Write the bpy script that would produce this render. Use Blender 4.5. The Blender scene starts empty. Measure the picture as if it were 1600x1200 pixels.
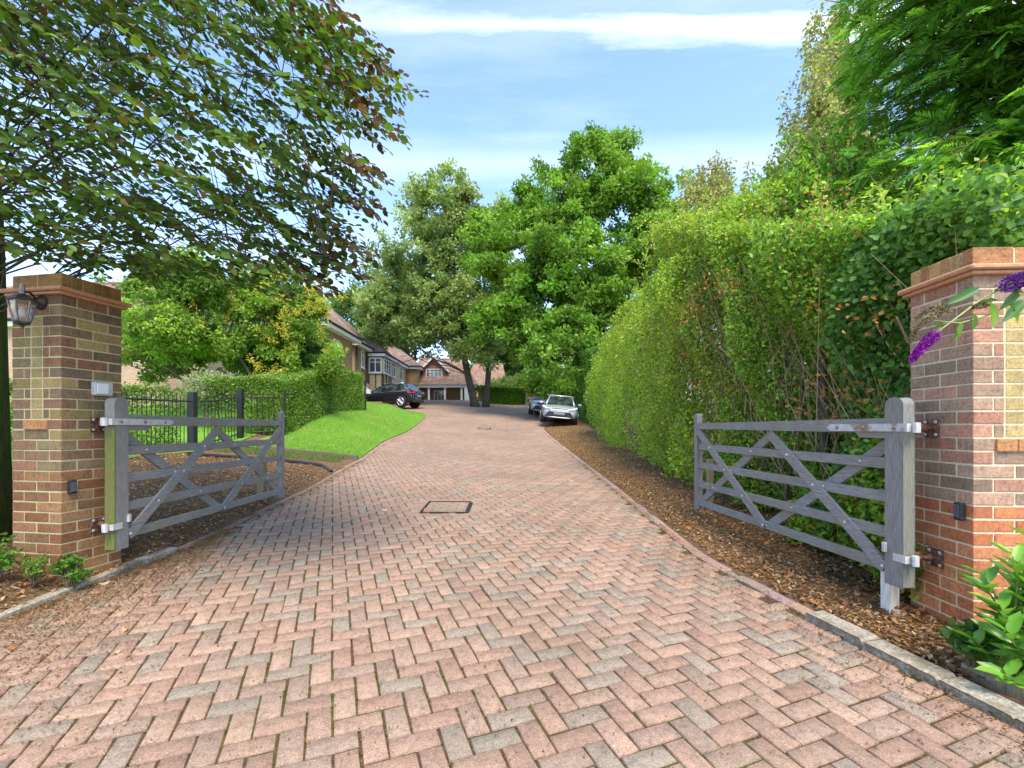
import bpy, math, random
import numpy as np
R = math.radians
SC = bpy.context.scene
COL = SC.collection
rng = np.random.default_rng(7)
random.seed(7)

# ------------------------------------------------------------------ camera
EYE = 1.2
FPX = 735.0
cam_d = bpy.data.cameras.new('camera')
cam = bpy.data.objects.new('camera', cam_d); COL.objects.link(cam)
cam.location = (0, 0, EYE); cam.rotation_euler = (R(90), 0, 0)
cam_d.sensor_width = 36; cam_d.lens = FPX/1600*36
cam_d.shift_y = 68/1600
cam_d.clip_start = .05; cam_d.clip_end = 3000
SC.camera = cam

# ------------------------------------------------------------------ light
SUN_EL, SUN_AZ = R(60), R(162)       # azimuth from +Y clockwise: behind the camera, a little to the right
w = bpy.data.worlds.new('World'); SC.world = w; w.use_nodes = True
wt = w.node_tree; wt.nodes.clear()
def wn(t, **k):
    n = wt.nodes.new(t)
    for a, b in k.items(): setattr(n, a, b)
    return n
wo = wn('ShaderNodeOutputWorld'); wb = wn('ShaderNodeBackground')
sky = wn('ShaderNodeTexSky', sky_type='NISHITA', sun_disc=False)
sky.sun_elevation = SUN_EL; sky.sun_rotation = SUN_AZ
sky.air_density = 1.0; sky.dust_density = .6; sky.ozone_density = 1.6
tint = wn('ShaderNodeMix', data_type='RGBA', blend_type='MULTIPLY'); tint.inputs[0].default_value = 1
tint.inputs[7].default_value = (1.40, 1.45, 1.52, 1)
tc = wn('ShaderNodeTexCoord'); sep = wn('ShaderNodeSeparateXYZ')
wt.links.new(tc.outputs['Generated'], sep.inputs[0])
# clouds lie on a flat layer: direction divided by height
def wmath(op, a, b=None):
    n = wn('ShaderNodeMath', operation=op)
    for i, v in enumerate((a, b)):
        if v is None: continue
        if isinstance(v, (int, float)): n.inputs[i].default_value = v
        else: wt.links.new(v, n.inputs[i])
    return n.outputs[0]
hz = wmath('MAXIMUM', sep.outputs[2], .06)
cx = wmath('DIVIDE', sep.outputs[0], hz); cy = wmath('DIVIDE', sep.outputs[1], hz)
cmb = wn('ShaderNodeCombineXYZ')
wt.links.new(wmath('MULTIPLY', cx, .5), cmb.inputs[0]); wt.links.new(wmath('MULTIPLY', cy, 1.6), cmb.inputs[1])
nz = wn('ShaderNodeTexNoise'); nz.inputs['Scale'].default_value = 1.25; nz.inputs['Detail'].default_value = 7
nz.inputs['Roughness'].default_value = .6
wt.links.new(cmb.outputs[0], nz.inputs['Vector'])
ad = wn('ShaderNodeVectorMath', operation='ADD'); ad.inputs[1].default_value = (3.7, .35, 0)
wt.links.new(cmb.outputs[0], ad.inputs[0]); wt.links.new(ad.outputs[0], nz.inputs['Vector'])
cr = wn('ShaderNodeValToRGB'); cr.color_ramp.elements[0].position = .50; cr.color_ramp.elements[1].position = .70
cr.color_ramp.elements[1].color = (.85, .85, .85, 1)
wt.links.new(nz.outputs['Fac'], cr.inputs[0])
# the two long cloud bars of the photograph, standing across the sky at fixed heights
def bar(center, half, amount):
    d = wmath('ABSOLUTE', wmath('SUBTRACT', cy, center))
    wob = wmath('MULTIPLY', wmath('SUBTRACT', nz.outputs['Fac'], .5), .38)
    d = wmath('ADD', d, wob)
    s = wmath('SUBTRACT', 1.0, wmath('DIVIDE', d, half))
    n = wn('ShaderNodeClamp'); wt.links.new(s, n.inputs[0])
    return wmath('MULTIPLY', n.outputs[0], amount)
b1 = bar(1.165, .085, 1.1); b2 = bar(1.78, .20, .24); b3 = bar(2.7, .6, .22)
fade = wn('ShaderNodeMapRange', interpolation_type='SMOOTHSTEP'); fade.inputs[1].default_value = -.75; fade.inputs[2].default_value = .1
wt.links.new(cx, fade.inputs[0]); b1 = wmath('MULTIPLY', b1, fade.outputs[0])
hzr = wmath('MULTIPLY', wmath('SUBTRACT', .24, sep.outputs[2]), .7)
allc = wmath('MAXIMUM', wmath('MAXIMUM', b1, b2), wmath('MAXIMUM', b3, wmath('MULTIPLY', cr.outputs[0], .22)))
allc = wmath('MAXIMUM', allc, hzr)
cl = wn('ShaderNodeClamp'); cl.inputs['Max'].default_value = .92; wt.links.new(allc, cl.inputs[0])
mixc = wn('ShaderNodeMix', data_type='RGBA')
wt.links.new(sky.outputs[0], tint.inputs[6]); wt.links.new(cl.outputs[0], mixc.inputs[0])
wt.links.new(tint.outputs[2], mixc.inputs[6]); mixc.inputs[7].default_value = (6.4, 6.6, 7.0, 1)
wt.links.new(mixc.outputs[2], wb.inputs[0]); wb.inputs[1].default_value = .15
wt.links.new(wb.outputs[0], wo.inputs[0])

sd = bpy.data.lights.new('sun', 'SUN'); sd.energy = 2.9; sd.angle = R(28); sd.color = (1, .89, .71)
so = bpy.data.objects.new('sun', sd); COL.objects.link(so)
so.rotation_euler = (math.pi/2 - SUN_EL, 0, -SUN_AZ + math.pi)
SC.view_settings.view_transform = 'Standard'; SC.view_settings.look = 'None'
SC.view_settings.exposure = 1.05; SC.view_settings.gamma = 1

# ------------------------------------------------------------------ helpers
def tag(o, label=None, cat=None, group=None, kind=None):
    if label: o['label'] = label
    if cat: o['category'] = cat
    if group: o['group'] = group
    if kind: o['kind'] = kind
    return o
def empty(name, loc, rz=0, label=None, cat=None, group=None):
    o = bpy.data.objects.new(name, None); COL.objects.link(o)
    o.location = loc; o.rotation_euler = (0, 0, rz); o.empty_display_size = .2
    return tag(o, label, cat, group)
def at(px, py, Y):          # a point of the photograph at depth Y
    return np.array([(px-800)/FPX*Y, Y, EYE+(668-py)/FPX*Y])

class MB:
    def __init__(s): s.v = []; s.f = []; s.c = []; s.n = 0
    def add(s, vs, fs, c=(1, 1, 1, 1)):
        s.v.extend([tuple(map(float, p)) for p in vs]); s.f.extend([tuple(i+s.n for i in f) for f in fs])
        s.c.extend([c]*len(fs)); s.n += len(vs); return s
    def box(s, x0, x1, y0, y1, z0, z1, c=(1, 1, 1, 1), ch=0, M=None):
        if ch <= 0:
            vs = [(x0,y0,z0),(x1,y0,z0),(x1,y1,z0),(x0,y1,z0),(x0,y0,z1),(x1,y0,z1),(x1,y1,z1),(x0,y1,z1)]
            fs = [(3,2,1,0),(4,5,6,7),(0,1,5,4),(1,2,6,5),(2,3,7,6),(3,0,4,7)]
        else:               # chamfered box, 24 vertices
            vs = []; X = (x0, x1); Y = (y0, y1); Z = (z0, z1); idx = {}
            for i in (0,1):
                for j in (0,1):
                    for k in (0,1):
                        sx, sy, sz = (1-2*i)*ch, (1-2*j)*ch, (1-2*k)*ch
                        for a in range(3):
                            p = [X[i]+sx, Y[j]+sy, Z[k]+sz]; p[a] = (X[i], Y[j], Z[k])[a]
                            idx[(i,j,k,a)] = len(vs); vs.append(tuple(p))
            q = lambda *t: idx[t]
            fs = [(q(0,0,0,0),q(0,0,1,0),q(0,1,1,0),q(0,1,0,0)),(q(1,0,0,0),q(1,1,0,0),q(1,1,1,0),q(1,0,1,0)),
                  (q(0,0,0,1),q(1,0,0,1),q(1,0,1,1),q(0,0,1,1)),(q(0,1,0,1),q(0,1,1,1),q(1,1,1,1),q(1,1,0,1)),
                  (q(0,0,0,2),q(0,1,0,2),q(1,1,0,2),q(1,0,0,2)),(q(0,0,1,2),q(1,0,1,2),q(1,1,1,2),q(0,1,1,2))]
            for k in (0,1):
                for j in (0,1): fs.append((q(0,j,k,1),q(1,j,k,1),q(1,j,k,2),q(0,j,k,2)))
                for i in (0,1): fs.append((q(i,0,k,0),q(i,1,k,0),q(i,1,k,2),q(i,0,k,2)))
            for i in (0,1):
                for j in (0,1): fs.append((q(i,j,0,0),q(i,j,1,0),q(i,j,1,1),q(i,j,0,1)))
                for j in (0,1):
                    for k in (0,1): fs.append((q(i,j,k,0),q(i,j,k,1),q(i,j,k,2)))
        if M is not None: vs = [tuple(M(np.array(p))) for p in vs]
        return s.add(vs, fs, c)
    def prism(s, poly, a0, a1, axis=1, c=(1,1,1,1), M=None):
        # poly: 2-D outline; extruded along axis
        n = len(poly); vs = []
        for a in (a0, a1):
            for (p, q) in poly:
                v = [p, q]; v.insert(axis, a); vs.append(tuple(v))
        fs = [tuple(range(n)), tuple(range(2*n-1, n-1, -1))] + [(i, (i+1) % n, (i+1) % n+n, i+n) for i in range(n)]
        if M is not None: vs = [tuple(M(np.array(p))) for p in vs]
        return s.add(vs, fs, c)
    def tube(s, pts, rad, sides=6, c=(1,1,1,1), caps=True):
        pts = np.array(pts, float); k = len(pts)
        if np.isscalar(rad): rad = [rad]*k
        t = np.gradient(pts, axis=0); t /= (np.linalg.norm(t, axis=1, keepdims=True)+1e-9)
        ref = np.array([0,0,1.]) if abs(t[0][2]) < .9 else np.array([1.,0,0])
        vs = []
        u = np.cross(t[0], ref); u /= np.linalg.norm(u)
        for i in range(k):
            u = u - t[i]*np.dot(u, t[i]); u /= (np.linalg.norm(u)+1e-9); v = np.cross(t[i], u)
            for a in range(sides):
                an = 2*math.pi*a/sides
                vs.append(pts[i]+rad[i]*(math.cos(an)*u+math.sin(an)*v))
        fs = [(i*sides+a, i*sides+(a+1) % sides, (i+1)*sides+(a+1) % sides, (i+1)*sides+a) for i in range(k-1) for a in range(sides)]
        if caps: fs += [tuple(range(sides-1, -1, -1)), tuple((k-1)*sides+a for a in range(sides))]
        return s.add(vs, fs, c)
    def build(s, name, mat, parent=None, smooth=False, bevel=0):
        me = bpy.data.meshes.new(name); me.from_pydata(s.v, [], s.f)
        at_ = me.attributes.new('tone', 'FLOAT_COLOR', 'FACE')
        at_.data.foreach_set('color', np.array(s.c, np.float32).ravel())
        if smooth: me.polygons.foreach_set('use_smooth', [True]*len(s.f))
        me.materials.append(mat); me.update()
        o = bpy.data.objects.new(name, me); COL.objects.link(o)
        if parent: o.parent = parent
        if bevel:
            m = o.modifiers.new('bevel', 'BEVEL'); m.width = bevel; m.segments = 2; m.limit_method = 'ANGLE'
        return o

def quads_object(name, V, nper, mat, parent=None, tones=None, faces=None, smooth=False):
    """V (n, nper, 3): n copies of a small patch; faces: index lists into a patch"""
    n = len(V); me = bpy.data.meshes.new(name)
    if faces is None: faces = [tuple(range(nper))]
    off = (np.arange(n)*nper)[:, None]
    idx = np.concatenate([np.array(f)[None, :]+off for f in faces], axis=1).ravel()
    lens = np.array([len(f) for f in faces]*n); nf = len(lens)
    me.vertices.add(n*nper); me.vertices.foreach_set('co', V.astype(np.float32).ravel())
    me.loops.add(len(idx)); me.loops.foreach_set('vertex_index', idx.astype(np.int32))
    me.polygons.add(nf)
    st = np.concatenate([[0], np.cumsum(lens)[:-1]]).astype(np.int32)
    me.polygons.foreach_set('loop_start', st)
    if tones is not None:
        a = me.attributes.new('tone', 'FLOAT_COLOR', 'FACE')
        c = np.repeat(tones, len(faces), axis=0).astype(np.float32); a.data.foreach_set('color', c.ravel())
    me.update(calc_edges=True)
    if smooth: me.polygons.foreach_set('use_smooth', np.ones(nf, bool))
    me.materials.append(mat)
    o = bpy.data.objects.new(name, me); COL.objects.link(o)
    if parent: o.parent = parent
    return o
def unit(a): return a/(np.linalg.norm(a, axis=-1, keepdims=True)+1e-9)
def rand_dir(n): return unit(rng.normal(size=(n, 3)))
def leaves(name, P, A, N, L, W, tones, mat, parent=None, fold=.12, shape='diamond'):
    P = np.asarray(P, float); n = len(P); A = unit(A); S = unit(np.cross(A, N)); N = np.cross(S, A)
    L = np.broadcast_to(L, (n,))[:, None]; W = np.broadcast_to(W, (n,))[:, None]
    if shape == 'diamond':
        V = np.stack([P, P+A*L*.45+S*W*.5+N*L*fold, P+A*L, P+A*L*.45-S*W*.5+N*L*fold], 1)
        return quads_object(name, V, 4, mat, parent, tones, [(0, 1, 2, 3)])
    if shape == 'strip':
        V = np.stack([P-S*W*.3, P+S*W*.3, P+A*L+S*W*.12, P+A*L-S*W*.12], 1)
        return quads_object(name, V, 4, mat, parent, tones, [(0, 1, 2, 3)])
    f = fold
    V = np.stack([P, P+A*L*.25+S*W*.42+N*L*f, P+A*L*.65+S*W*.45+N*L*f*.9, P+A*L-N*L*f*.5,
                  P+A*L*.65-S*W*.45+N*L*f*.9, P+A*L*.25-S*W*.42+N*L*f], 1)
    return quads_object(name, V, 6, mat, parent, tones, [(0, 1, 2, 3), (3, 4, 5, 0)])
def tone_pick(n, cols, wts=None, jit=.18):
    cols = np.array(cols, float); i = rng.choice(len(cols), n, p=None if wts is None else np.array(wts)/sum(wts))
    c = cols[i]*(1+rng.normal(size=(n, 1))*jit); c = np.clip(c, .004, 1)
    return np.concatenate([c, np.ones((n, 1))], 1)

# ------------------------------------------------------------------ materials
def mat(name, build):
    m = bpy.data.materials.new(name); m.use_nodes = True; t = m.node_tree; t.nodes.clear()
    out = t.nodes.new('ShaderNodeOutputMaterial')
    class K: pass
    k = K()
    def nd(ty, **kw):
        n = t.nodes.new(ty)
        for a, b in kw.items():
            if a[0] == '_':
                n.inputs[a[1:].replace('_', ' ')].default_value = b
            else: setattr(n, a, b)
        return n
    def ln(a, b): t.links.new(a, b)
    k.nd, k.ln, k.t = nd, ln, t
    def noise(scale, detail=4, rough=.55, vec=None, coord='Object', sc=None):
        n = nd('ShaderNodeTexNoise'); n.inputs['Scale'].default_value = scale
        n.inputs['Detail'].default_value = detail; n.inputs['Roughness'].default_value = rough
        if vec is None:
            c = nd('ShaderNodeTexCoord'); vec = c.outputs[coord]
        if sc is not None:
            mp = nd('ShaderNodeMapping'); mp.inputs['Scale'].default_value = sc; ln(vec, mp.inputs[0]); vec = mp.outputs[0]
        ln(vec, n.inputs['Vector']); return n.outputs['Fac']
    def ramp(fac, stops):
        r = nd('ShaderNodeValToRGB'); e = r.color_ramp.elements
        e[0].position, e[0].color = stops[0][0], (*stops[0][1], 1)
        e[1].position, e[1].color = stops[-1][0], (*stops[-1][1], 1)
        for p, c in stops[1:-1]:
            x = e.new(p); x.color = (*c, 1)
        ln(fac, r.inputs[0]); return r.outputs[0]
    def mix(a, b, fac, bt='MIX'):
        n = nd('ShaderNodeMix', data_type='RGBA', blend_type=bt)
        for i, v in ((0, fac), (6, a), (7, b)):
            if isinstance(v, (int, float)): n.inputs[i].default_value = v
            elif isinstance(v, tuple): n.inputs[i].default_value = (*v, 1)
            else: ln(v, n.inputs[i])
        return n.outputs[2]
    def bump(h, strength=.3, dist=.01):
        b = nd('ShaderNodeBump'); b.inputs['Strength'].default_value = strength; b.inputs['Distance'].default_value = dist
        ln(h, b.inputs['Height']); return b.outputs[0]
    def tone():
        return nd('ShaderNodeAttribute', attribute_name='tone').outputs['Color']
    def princ(color, rough=.8, normal=None, spec=.3, metal=0, **kw):
        p = nd('ShaderNodeBsdfPrincipled')
        if isinstance(color, tuple): p.inputs['Base Color'].default_value = (*color, 1)
        else: ln(color, p.inputs['Base Color'])
        if isinstance(rough, (int, float)): p.inputs['Roughness'].default_value = rough
        else: ln(rough, p.inputs['Roughness'])
        p.inputs['Specular IOR Level'].default_value = spec; p.inputs['Metallic'].default_value = metal
        if normal is not None: ln(normal, p.inputs['Normal'])
        for a, b in kw.items(): p.inputs[a.replace('_', ' ')].default_value = b
        return p.outputs[0]
    k.noise, k.ramp, k.mix, k.bump, k.tone, k.princ = noise, ramp, mix, bump, tone, princ
    ln(build(k), out.inputs[0]); return m

def leafmat(name, gloss=.25, trans=.42, rough=.45):
    def b(k):
        c = k.tone()
        n = k.noise(1.3, 2, .5, coord='Object')
        c = k.mix(c, k.ramp(n, [(.3, (.82, .86, .8)), (.7, (1.12, 1.1, 1.0))]), 1.0, 'MULTIPLY')
        p = k.princ(c, rough, None, gloss)
        tr = k.nd('ShaderNodeBsdfTranslucent')
        k.ln(k.mix(c, (1.25, 1.3, .55), 1.0, 'MULTIPLY'), tr.inputs[0])
        m = k.nd('ShaderNodeMixShader'); m.inputs[0].default_value = trans
        k.ln(p, m.inputs[1]); k.ln(tr.outputs[0], m.inputs[2]); return m.outputs[0]
    return mat(name, b)
M = {}
M['leaf'] = leafmat('leaf'); M['leaf_gloss'] = leafmat('glossy_leaf', .5, .25, .3)
def f(k):
    n1 = k.noise(3, 5, .6, sc=(6, 6, 1)); n2 = k.noise(.8, 3)
    c = k.mix(k.ramp(n1, [(.3, (.045, .034, .026)), (.7, (.15, .125, .10))]), (.09, .11, .045), k.ramp(n2, [(.5, (0,)*3), (.75, (.6,)*3)]))
    return k.princ(c, .95, k.bump(n1, .6, .02), .1)
M['bark'] = mat('bark', f)
def f(k):
    n1 = k.noise(5, 5, .6, sc=(5, 5, 1)); n2 = k.noise(2.5, 4)
    c = k.mix(k.ramp(n1, [(.3, (.03, .05, .012)), (.7, (.10, .14, .035))]), (.09, .075, .05), k.ramp(n2, [(.52, (0,)*3), (.72, (1,)*3)]))
    return k.princ(c, .95, k.bump(n1, .6, .02), .1)
M['mossy_bark'] = mat('mossy_bark', f)
M['twig'] = mat('twig', lambda k: k.princ(k.mix(k.tone(), k.ramp(k.noise(14, 3), [(.3, (.7,)*3), (.7, (1.25,)*3)]), 1.0, 'MULTIPLY'), .85, None, .15))
def f(k):   # pavers: colour per block, fine stone speckle, worn and dirty patches
    c = k.tone()
    sp = k.noise(170, 4, .8); md = k.noise(30, 5, .7); big = k.noise(.55, 4, .6)
    c = k.mix(c, k.ramp(sp, [(.34, (.45, .43, .42)), (.47, (.96,)*3), (.56, (1.05,)*3), (.66, (1.9, 1.85, 1.8))]), 1.0, 'MULTIPLY')
    c = k.mix(c, k.ramp(md, [(.32, (.66, .65, .66)), (.5, (.97,)*3), (.68, (1.16, 1.12, 1.08))]), 1.0, 'MULTIPLY')
    c = k.mix(c, (.20, .155, .115), k.ramp(big, [(.42, (0,)*3), (.75, (.6,)*3)]))
    c = k.mix(c, (.90, .855, .80), 1.0, 'MULTIPLY')
    h = k.nd('ShaderNodeMath', operation='ADD'); k.ln(sp, h.inputs[0]); k.ln(md, h.inputs[1])
    return k.princ(c, .88, k.bump(h.outputs[0], .45, .004), .25)
M['paver'] = mat('paver', f)
def f(k):   # joints: brown grit, needles and moss
    n = k.noise(90, 4, .7); m = k.noise(1.7, 5, .65); m2 = k.noise(30, 3)
    c = k.ramp(n, [(.3, (.02, .013, .008)), (.5, (.085, .052, .028)), (.75, (.24, .15, .075))])
    g = k.ramp(m2, [(.3, (.03, .035, .010)), (.7, (.12, .13, .03))])
    c = k.mix(c, g, k.ramp(m, [(.46, (0,)*3), (.6, (.85,)*3)]))
    return k.princ(c, .95, k.bump(n, .8, .006), .1)
M['joint'] = mat('joint_grit', f)
def f(k):
    n = k.noise(22, 6, .7); n2 = k.noise(1.3, 4)
    c = k.ramp(n, [(.3, (.06, .036, .022)), (.52, (.19, .115, .065)), (.75, (.36, .24, .15))])
    c = k.mix(c, (.09, .068, .045), k.ramp(n2, [(.4, (0,)*3), (.7, (.7,)*3)]))
    return k.princ(c, .95, k.bump(n, 1, .03), .1)
M['soil'] = mat('soil', f)
def f(k):
    n = k.noise(60, 5, .7); n2 = k.noise(.9, 4)
    c = k.ramp(n, [(.3, (.07, .18, .015)), (.55, (.14, .32, .03)), (.75, (.24, .42, .07))])
    c = k.mix(c, (.24, .34, .07), k.ramp(n2, [(.45, (0,)*3), (.75, (.6,)*3)]))
    return k.princ(c, .9, k.bump(n, .8, .02), .1)
M['lawn'] = mat('lawn', f)
M['grass'] = leafmat('grass_blade', .15, .3, .6)
def f(k):
    c = k.tone(); n = k.noise(55, 5, .65); n2 = k.noise(9, 3)
    c = k.mix(c, k.ramp(n, [(.3, (.62, .60, .58)), (.55, (1.02,)*3), (.75, (1.25, 1.22, 1.18))]), 1.0, 'MULTIPLY')
    c = k.mix(c, k.ramp(k.noise(14, 4, .7), [(.3, (.70, .70, .72)), (.5, (1,)*3), (.7, (1.18, 1.1, 1.0))]), 1.0, 'MULTIPLY')
    c = k.mix(c, (.10, .085, .075), k.ramp(k.noise(120, 2, .5), [(.66, (0,)*3), (.74, (.6,)*3)]))
    c = k.mix(c, (.24, .21, .10), k.ramp(n2, [(.58, (0,)*3), (.8, (.35,)*3)]))
    return k.princ(c, .92, k.bump(n, .6, .006), .15)
M['brick'] = mat('brick', f)
def f(k):
    n = k.noise(70, 5, .7)
    return k.princ(k.mix(k.tone(), k.ramp(n, [(.3, (.72,)*3), (.7, (1.15,)*3)]), 1.0, 'MULTIPLY'), .95, k.bump(n, .7, .006), .1)
M['mortar'] = mat('mortar', f)
def f(k):
    n = k.noise(40, 5, .6); n2 = k.noise(7, 3)
    c = k.ramp(n, [(.3, (.44, .22, .12)), (.7, (.62, .34, .20))])
    c = k.mix(c, (.33, .28, .15), k.ramp(n2, [(.55, (0,)*3), (.75, (.7,)*3)]))
    return k.princ(c, .85, k.bump(n, .4, .004), .2)
M['terracotta'] = mat('terracotta', f)
def wood(name, dark, light, moss=None, axis=(2, 2, 2), amt=.5):
    def b(k):
        n = k.noise(9, 6, .65, sc=axis); n2 = k.noise(3, 3)
        c = k.ramp(n, [(.3, dark), (.7, light)])
        if moss: c = k.mix(c, moss, k.ramp(n2, [(.42, (0,)*3), (.65, (amt,)*3)]))
        return k.princ(c, .8, k.bump(n, .5, .004), .25)
    return mat(name, b)
def stile(k, amt=1.0):
    n = k.noise(9, 6, .65, sc=(20, 20, 1.5)); n2 = k.noise(3, 3)
    c = k.mix(k.ramp(n, [(.3, (.14, .136, .13)), (.7, (.32, .31, .30))]), (.22, .22, .14), k.ramp(n2, [(.45, (0,)*3), (.7, (.4,)*3)]))
    tcn = k.nd('ShaderNodeTexCoord'); sp = k.nd('ShaderNodeSeparateXYZ'); k.ln(tcn.outputs['Object'], sp.inputs[0])
    end = k.nd('ShaderNodeMapRange'); end.inputs[1].default_value = .012; end.inputs[2].default_value = .002; k.ln(sp.outputs[0], end.inputs[0])
    zm = k.nd('ShaderNodeMapRange'); zm.inputs[1].default_value = 1.0; zm.inputs[2].default_value = .85; k.ln(sp.outputs[2], zm.inputs[0])
    e2 = k.nd('ShaderNodeMath', operation='MULTIPLY'); k.ln(end.outputs[0], e2.inputs[0]); k.ln(zm.outputs[0], e2.inputs[1])
    am = k.nd('ShaderNodeMath', operation='MULTIPLY'); k.ln(e2.outputs[0], am.inputs[0]); am.inputs[1].default_value = amt
    c = k.mix(c, k.ramp(n, [(.3, (.09, .11, .02)), (.7, (.20, .20, .07))]), am.outputs[0])
    return k.princ(c, .8, k.bump(n, .5, .004), .25)
M['gate_wood'] = wood('grey_gate_wood', (.125, .12, .115), (.365, .355, .345), (.21, .20, .14), (1.2, 20, 20), .6)
M['gate_stile'] = mat('mossy_end_stile_wood', stile); M['gate_stile_dry'] = mat('grey_stile_wood', lambda k: stile(k, .3))
M['plain_stile'] = wood('grey_stile_wood', (.15, .15, .16), (.31, .31, .32), (.20, .20, .10), (20, 20, 1.5), .55)
M['gate_moss'] = wood('mossy_stile_wood', (.07, .075, .035), (.17, .18, .07), (.14, .17, .04), (20, 20, 1.5), .8)
M['old_wood'] = wood('old_wood', (.16, .12, .08), (.42, .34, .24), (.16, .17, .09), (14, 14, 1.5), .4)
M['sleeper'] = wood('sleeper_wood', (.07, .05, .035), (.24, .19, .14), (.12, .12, .06), (2, 18, 18), .4)
M['fence_wood'] = wood('mossy_board', (.06, .07, .03), (.16, .17, .07), (.10, .15, .03), (16, 16, 1.2), .7)
M['galv'] = mat('weathered_galvanised', lambda k: k.princ(k.mix(k.ramp(k.noise(22, 4), [(.3, (.42, .42, .41)), (.7, (.62, .62, .60))]), (.24, .13, .08), k.ramp(k.noise(9, 4), [(.58, (0,)*3), (.68, (.8,)*3)])), .6, None, .4, .15))
M['rust'] = mat('rusty_iron', lambda k: k.princ(k.ramp(k.noise(35, 5), [(.3, (.07, .035, .025)), (.55, (.20, .095, .06)), (.75, (.36, .22, .15))]), .85, k.bump(k.noise(60, 3), .4, .002), .3, .2))
M['white_paint'] = mat('dirty_white_paint', lambda k: k.princ(k.mix(k.ramp(k.noise(11, 4, sc=(3, 3, .6)), [(.35, (.52, .50, .44)), (.6, (.74, .73, .69))]), (.30, .22, .15), k.ramp(k.noise(6, 4), [(.62, (0,)*3), (.72, (.6,)*3)])), .6, None, .3))
M['white'] = mat('white_gloss', lambda k: k.princ(k.ramp(k.noise(2, 2), [(.3, (.74, .74, .72)), (.7, (.8, .8, .79))]), .45, None, .4))
M['grey_plastic'] = mat('grey_plastic', lambda k: k.princ(k.ramp(k.noise(30, 3), [(.3, (.44, .44, .43)), (.7, (.55, .55, .54))]), .5, None, .4))
M['black_plastic'] = mat('black_plastic', lambda k: k.princ(k.ramp(k.noise(40, 3), [(.3, (.012, .013, .016)), (.7, (.03, .032, .038))]), .5, None, .4))
M['black_iron'] = mat('black_iron', lambda k: k.princ(k.ramp(k.noise(30, 3), [(.3, (.010, .011, .012)), (.7, (.028, .03, .03))]), .5, None, .4))
M['pewter'] = mat('lantern_metal', lambda k: k.princ(k.ramp(k.noise(30, 3), [(.3, (.12, .11, .10)), (.7, (.34, .33, .31))]), .42, None, .5, .6))
M['darkmetal'] = mat('dark_bronze', lambda k: k.princ(k.ramp(k.noise(30, 3), [(.3, (.03, .026, .022)), (.7, (.09, .08, .07))]), .5, None, .5, .4))
def f(k):
    g = k.nd('ShaderNodeBsdfGlass'); g.inputs['Roughness'].default_value = .05; g.inputs['Color'].default_value = (.9, .92, .9, 1)
    tr = k.nd('ShaderNodeBsdfTransparent'); m = k.nd('ShaderNodeMixShader'); m.inputs[0].default_value = .35
    k.ln(tr.outputs[0], m.inputs[1]); gl = k.nd('ShaderNodeBsdfGlossy'); gl.inputs['Roughness'].default_value = .1
    gl.inputs['Color'].default_value = (.8, .8, .8, 1)
    k.ln(gl.outputs[0], m.inputs[2]); return m.outputs[0]
M['glass_thin'] = mat('lantern_glass', f)
M['window'] = mat('window_glass', lambda k: k.princ(k.ramp(k.noise(.8, 2), [(.35, (.03, .04, .045)), (.7, (.16, .19, .21))]), .06, None, .9))
M['kerb'] = mat('kerb_concrete', lambda k: k.princ(k.mix(k.ramp(k.noise(60, 6, .7), [(.3, (.11, .09, .07)), (.5, (.34, .30, .24)), (.70, (.56, .51, .43))]), (.15, .12, .07), k.ramp(k.noise(7, 5, .7), [(.42, (0,)*3), (.62, (.75,)*3)])), .92, k.bump(k.noise(45, 5), .8, .008), .15))
M['tiles'] = None
def roofmat(name, a, b2):
    def b(k):
        c0 = k.nd('ShaderNodeTexCoord').outputs['Object']
        n = k.noise(2.2, 5, .6); wv = k.nd('ShaderNodeTexWave', wave_type='BANDS', bands_direction='Z'); wv.inputs['Scale'].default_value = 1.6
        wv.inputs['Distortion'].default_value = .4; k.ln(c0, wv.inputs[0])
        br = k.nd('ShaderNodeTexNoise'); br.inputs['Scale'].default_value = 7; k.ln(c0, br.inputs[0])
        c = k.mix(k.ramp(n, [(.3, a), (.7, b2)]), k.ramp(br.outputs[0], [(.3, (.75,)*3), (.7, (1.2,)*3)]), 1.0, 'MULTIPLY')
        return k.princ(c, .9, k.bump(wv.outputs['Fac'], .7, .05), .15)
    return mat(name, b)
M['roof'] = roofmat('roof_tiles', (.16, .105, .08), (.30, .215, .17))
M['roof_red'] = roofmat('red_roof_tiles', (.19, .11, .08), (.33, .22, .17))
def housebrick(name, a, b2, mo):
    def b(k):
        c0 = k.nd('ShaderNodeTexCoord').outputs['Object']
        s = k.nd('ShaderNodeSeparateXYZ'); k.ln(c0, s.inputs[0])
        ad = k.nd('ShaderNodeMath', operation='ADD'); k.ln(s.outputs[0], ad.inputs[0]); k.ln(s.outputs[1], ad.inputs[1])
        cb = k.nd('ShaderNodeCombineXYZ'); k.ln(ad.outputs[0], cb.inputs[0]); k.ln(s.outputs[2], cb.inputs[1])
        t = k.nd('ShaderNodeTexBrick'); k.ln(cb.outputs[0], t.inputs[0]); t.inputs['Scale'].default_value = 1
        t.inputs['Brick Width'].default_value = .225; t.inputs['Row Height'].default_value = .075; t.inputs['Mortar Size'].default_value = .008
        t.inputs['Color1'].default_value = (*a, 1); t.inputs['Color2'].default_value = (*b2, 1); t.inputs['Mortar'].default_value = (*mo, 1)
        c = k.mix(t.outputs[0], k.ramp(k.noise(.9, 4), [(.3, (.85,)*3), (.7, (1.12,)*3)]), 1.0, 'MULTIPLY')
        return k.princ(c, .92, None, .12)
    return mat(name, b)
M['hb'] = housebrick('yellow_brown_brick', (.34, .215, .11), (.26, .15, .075), (.34, .27, .18))
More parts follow.
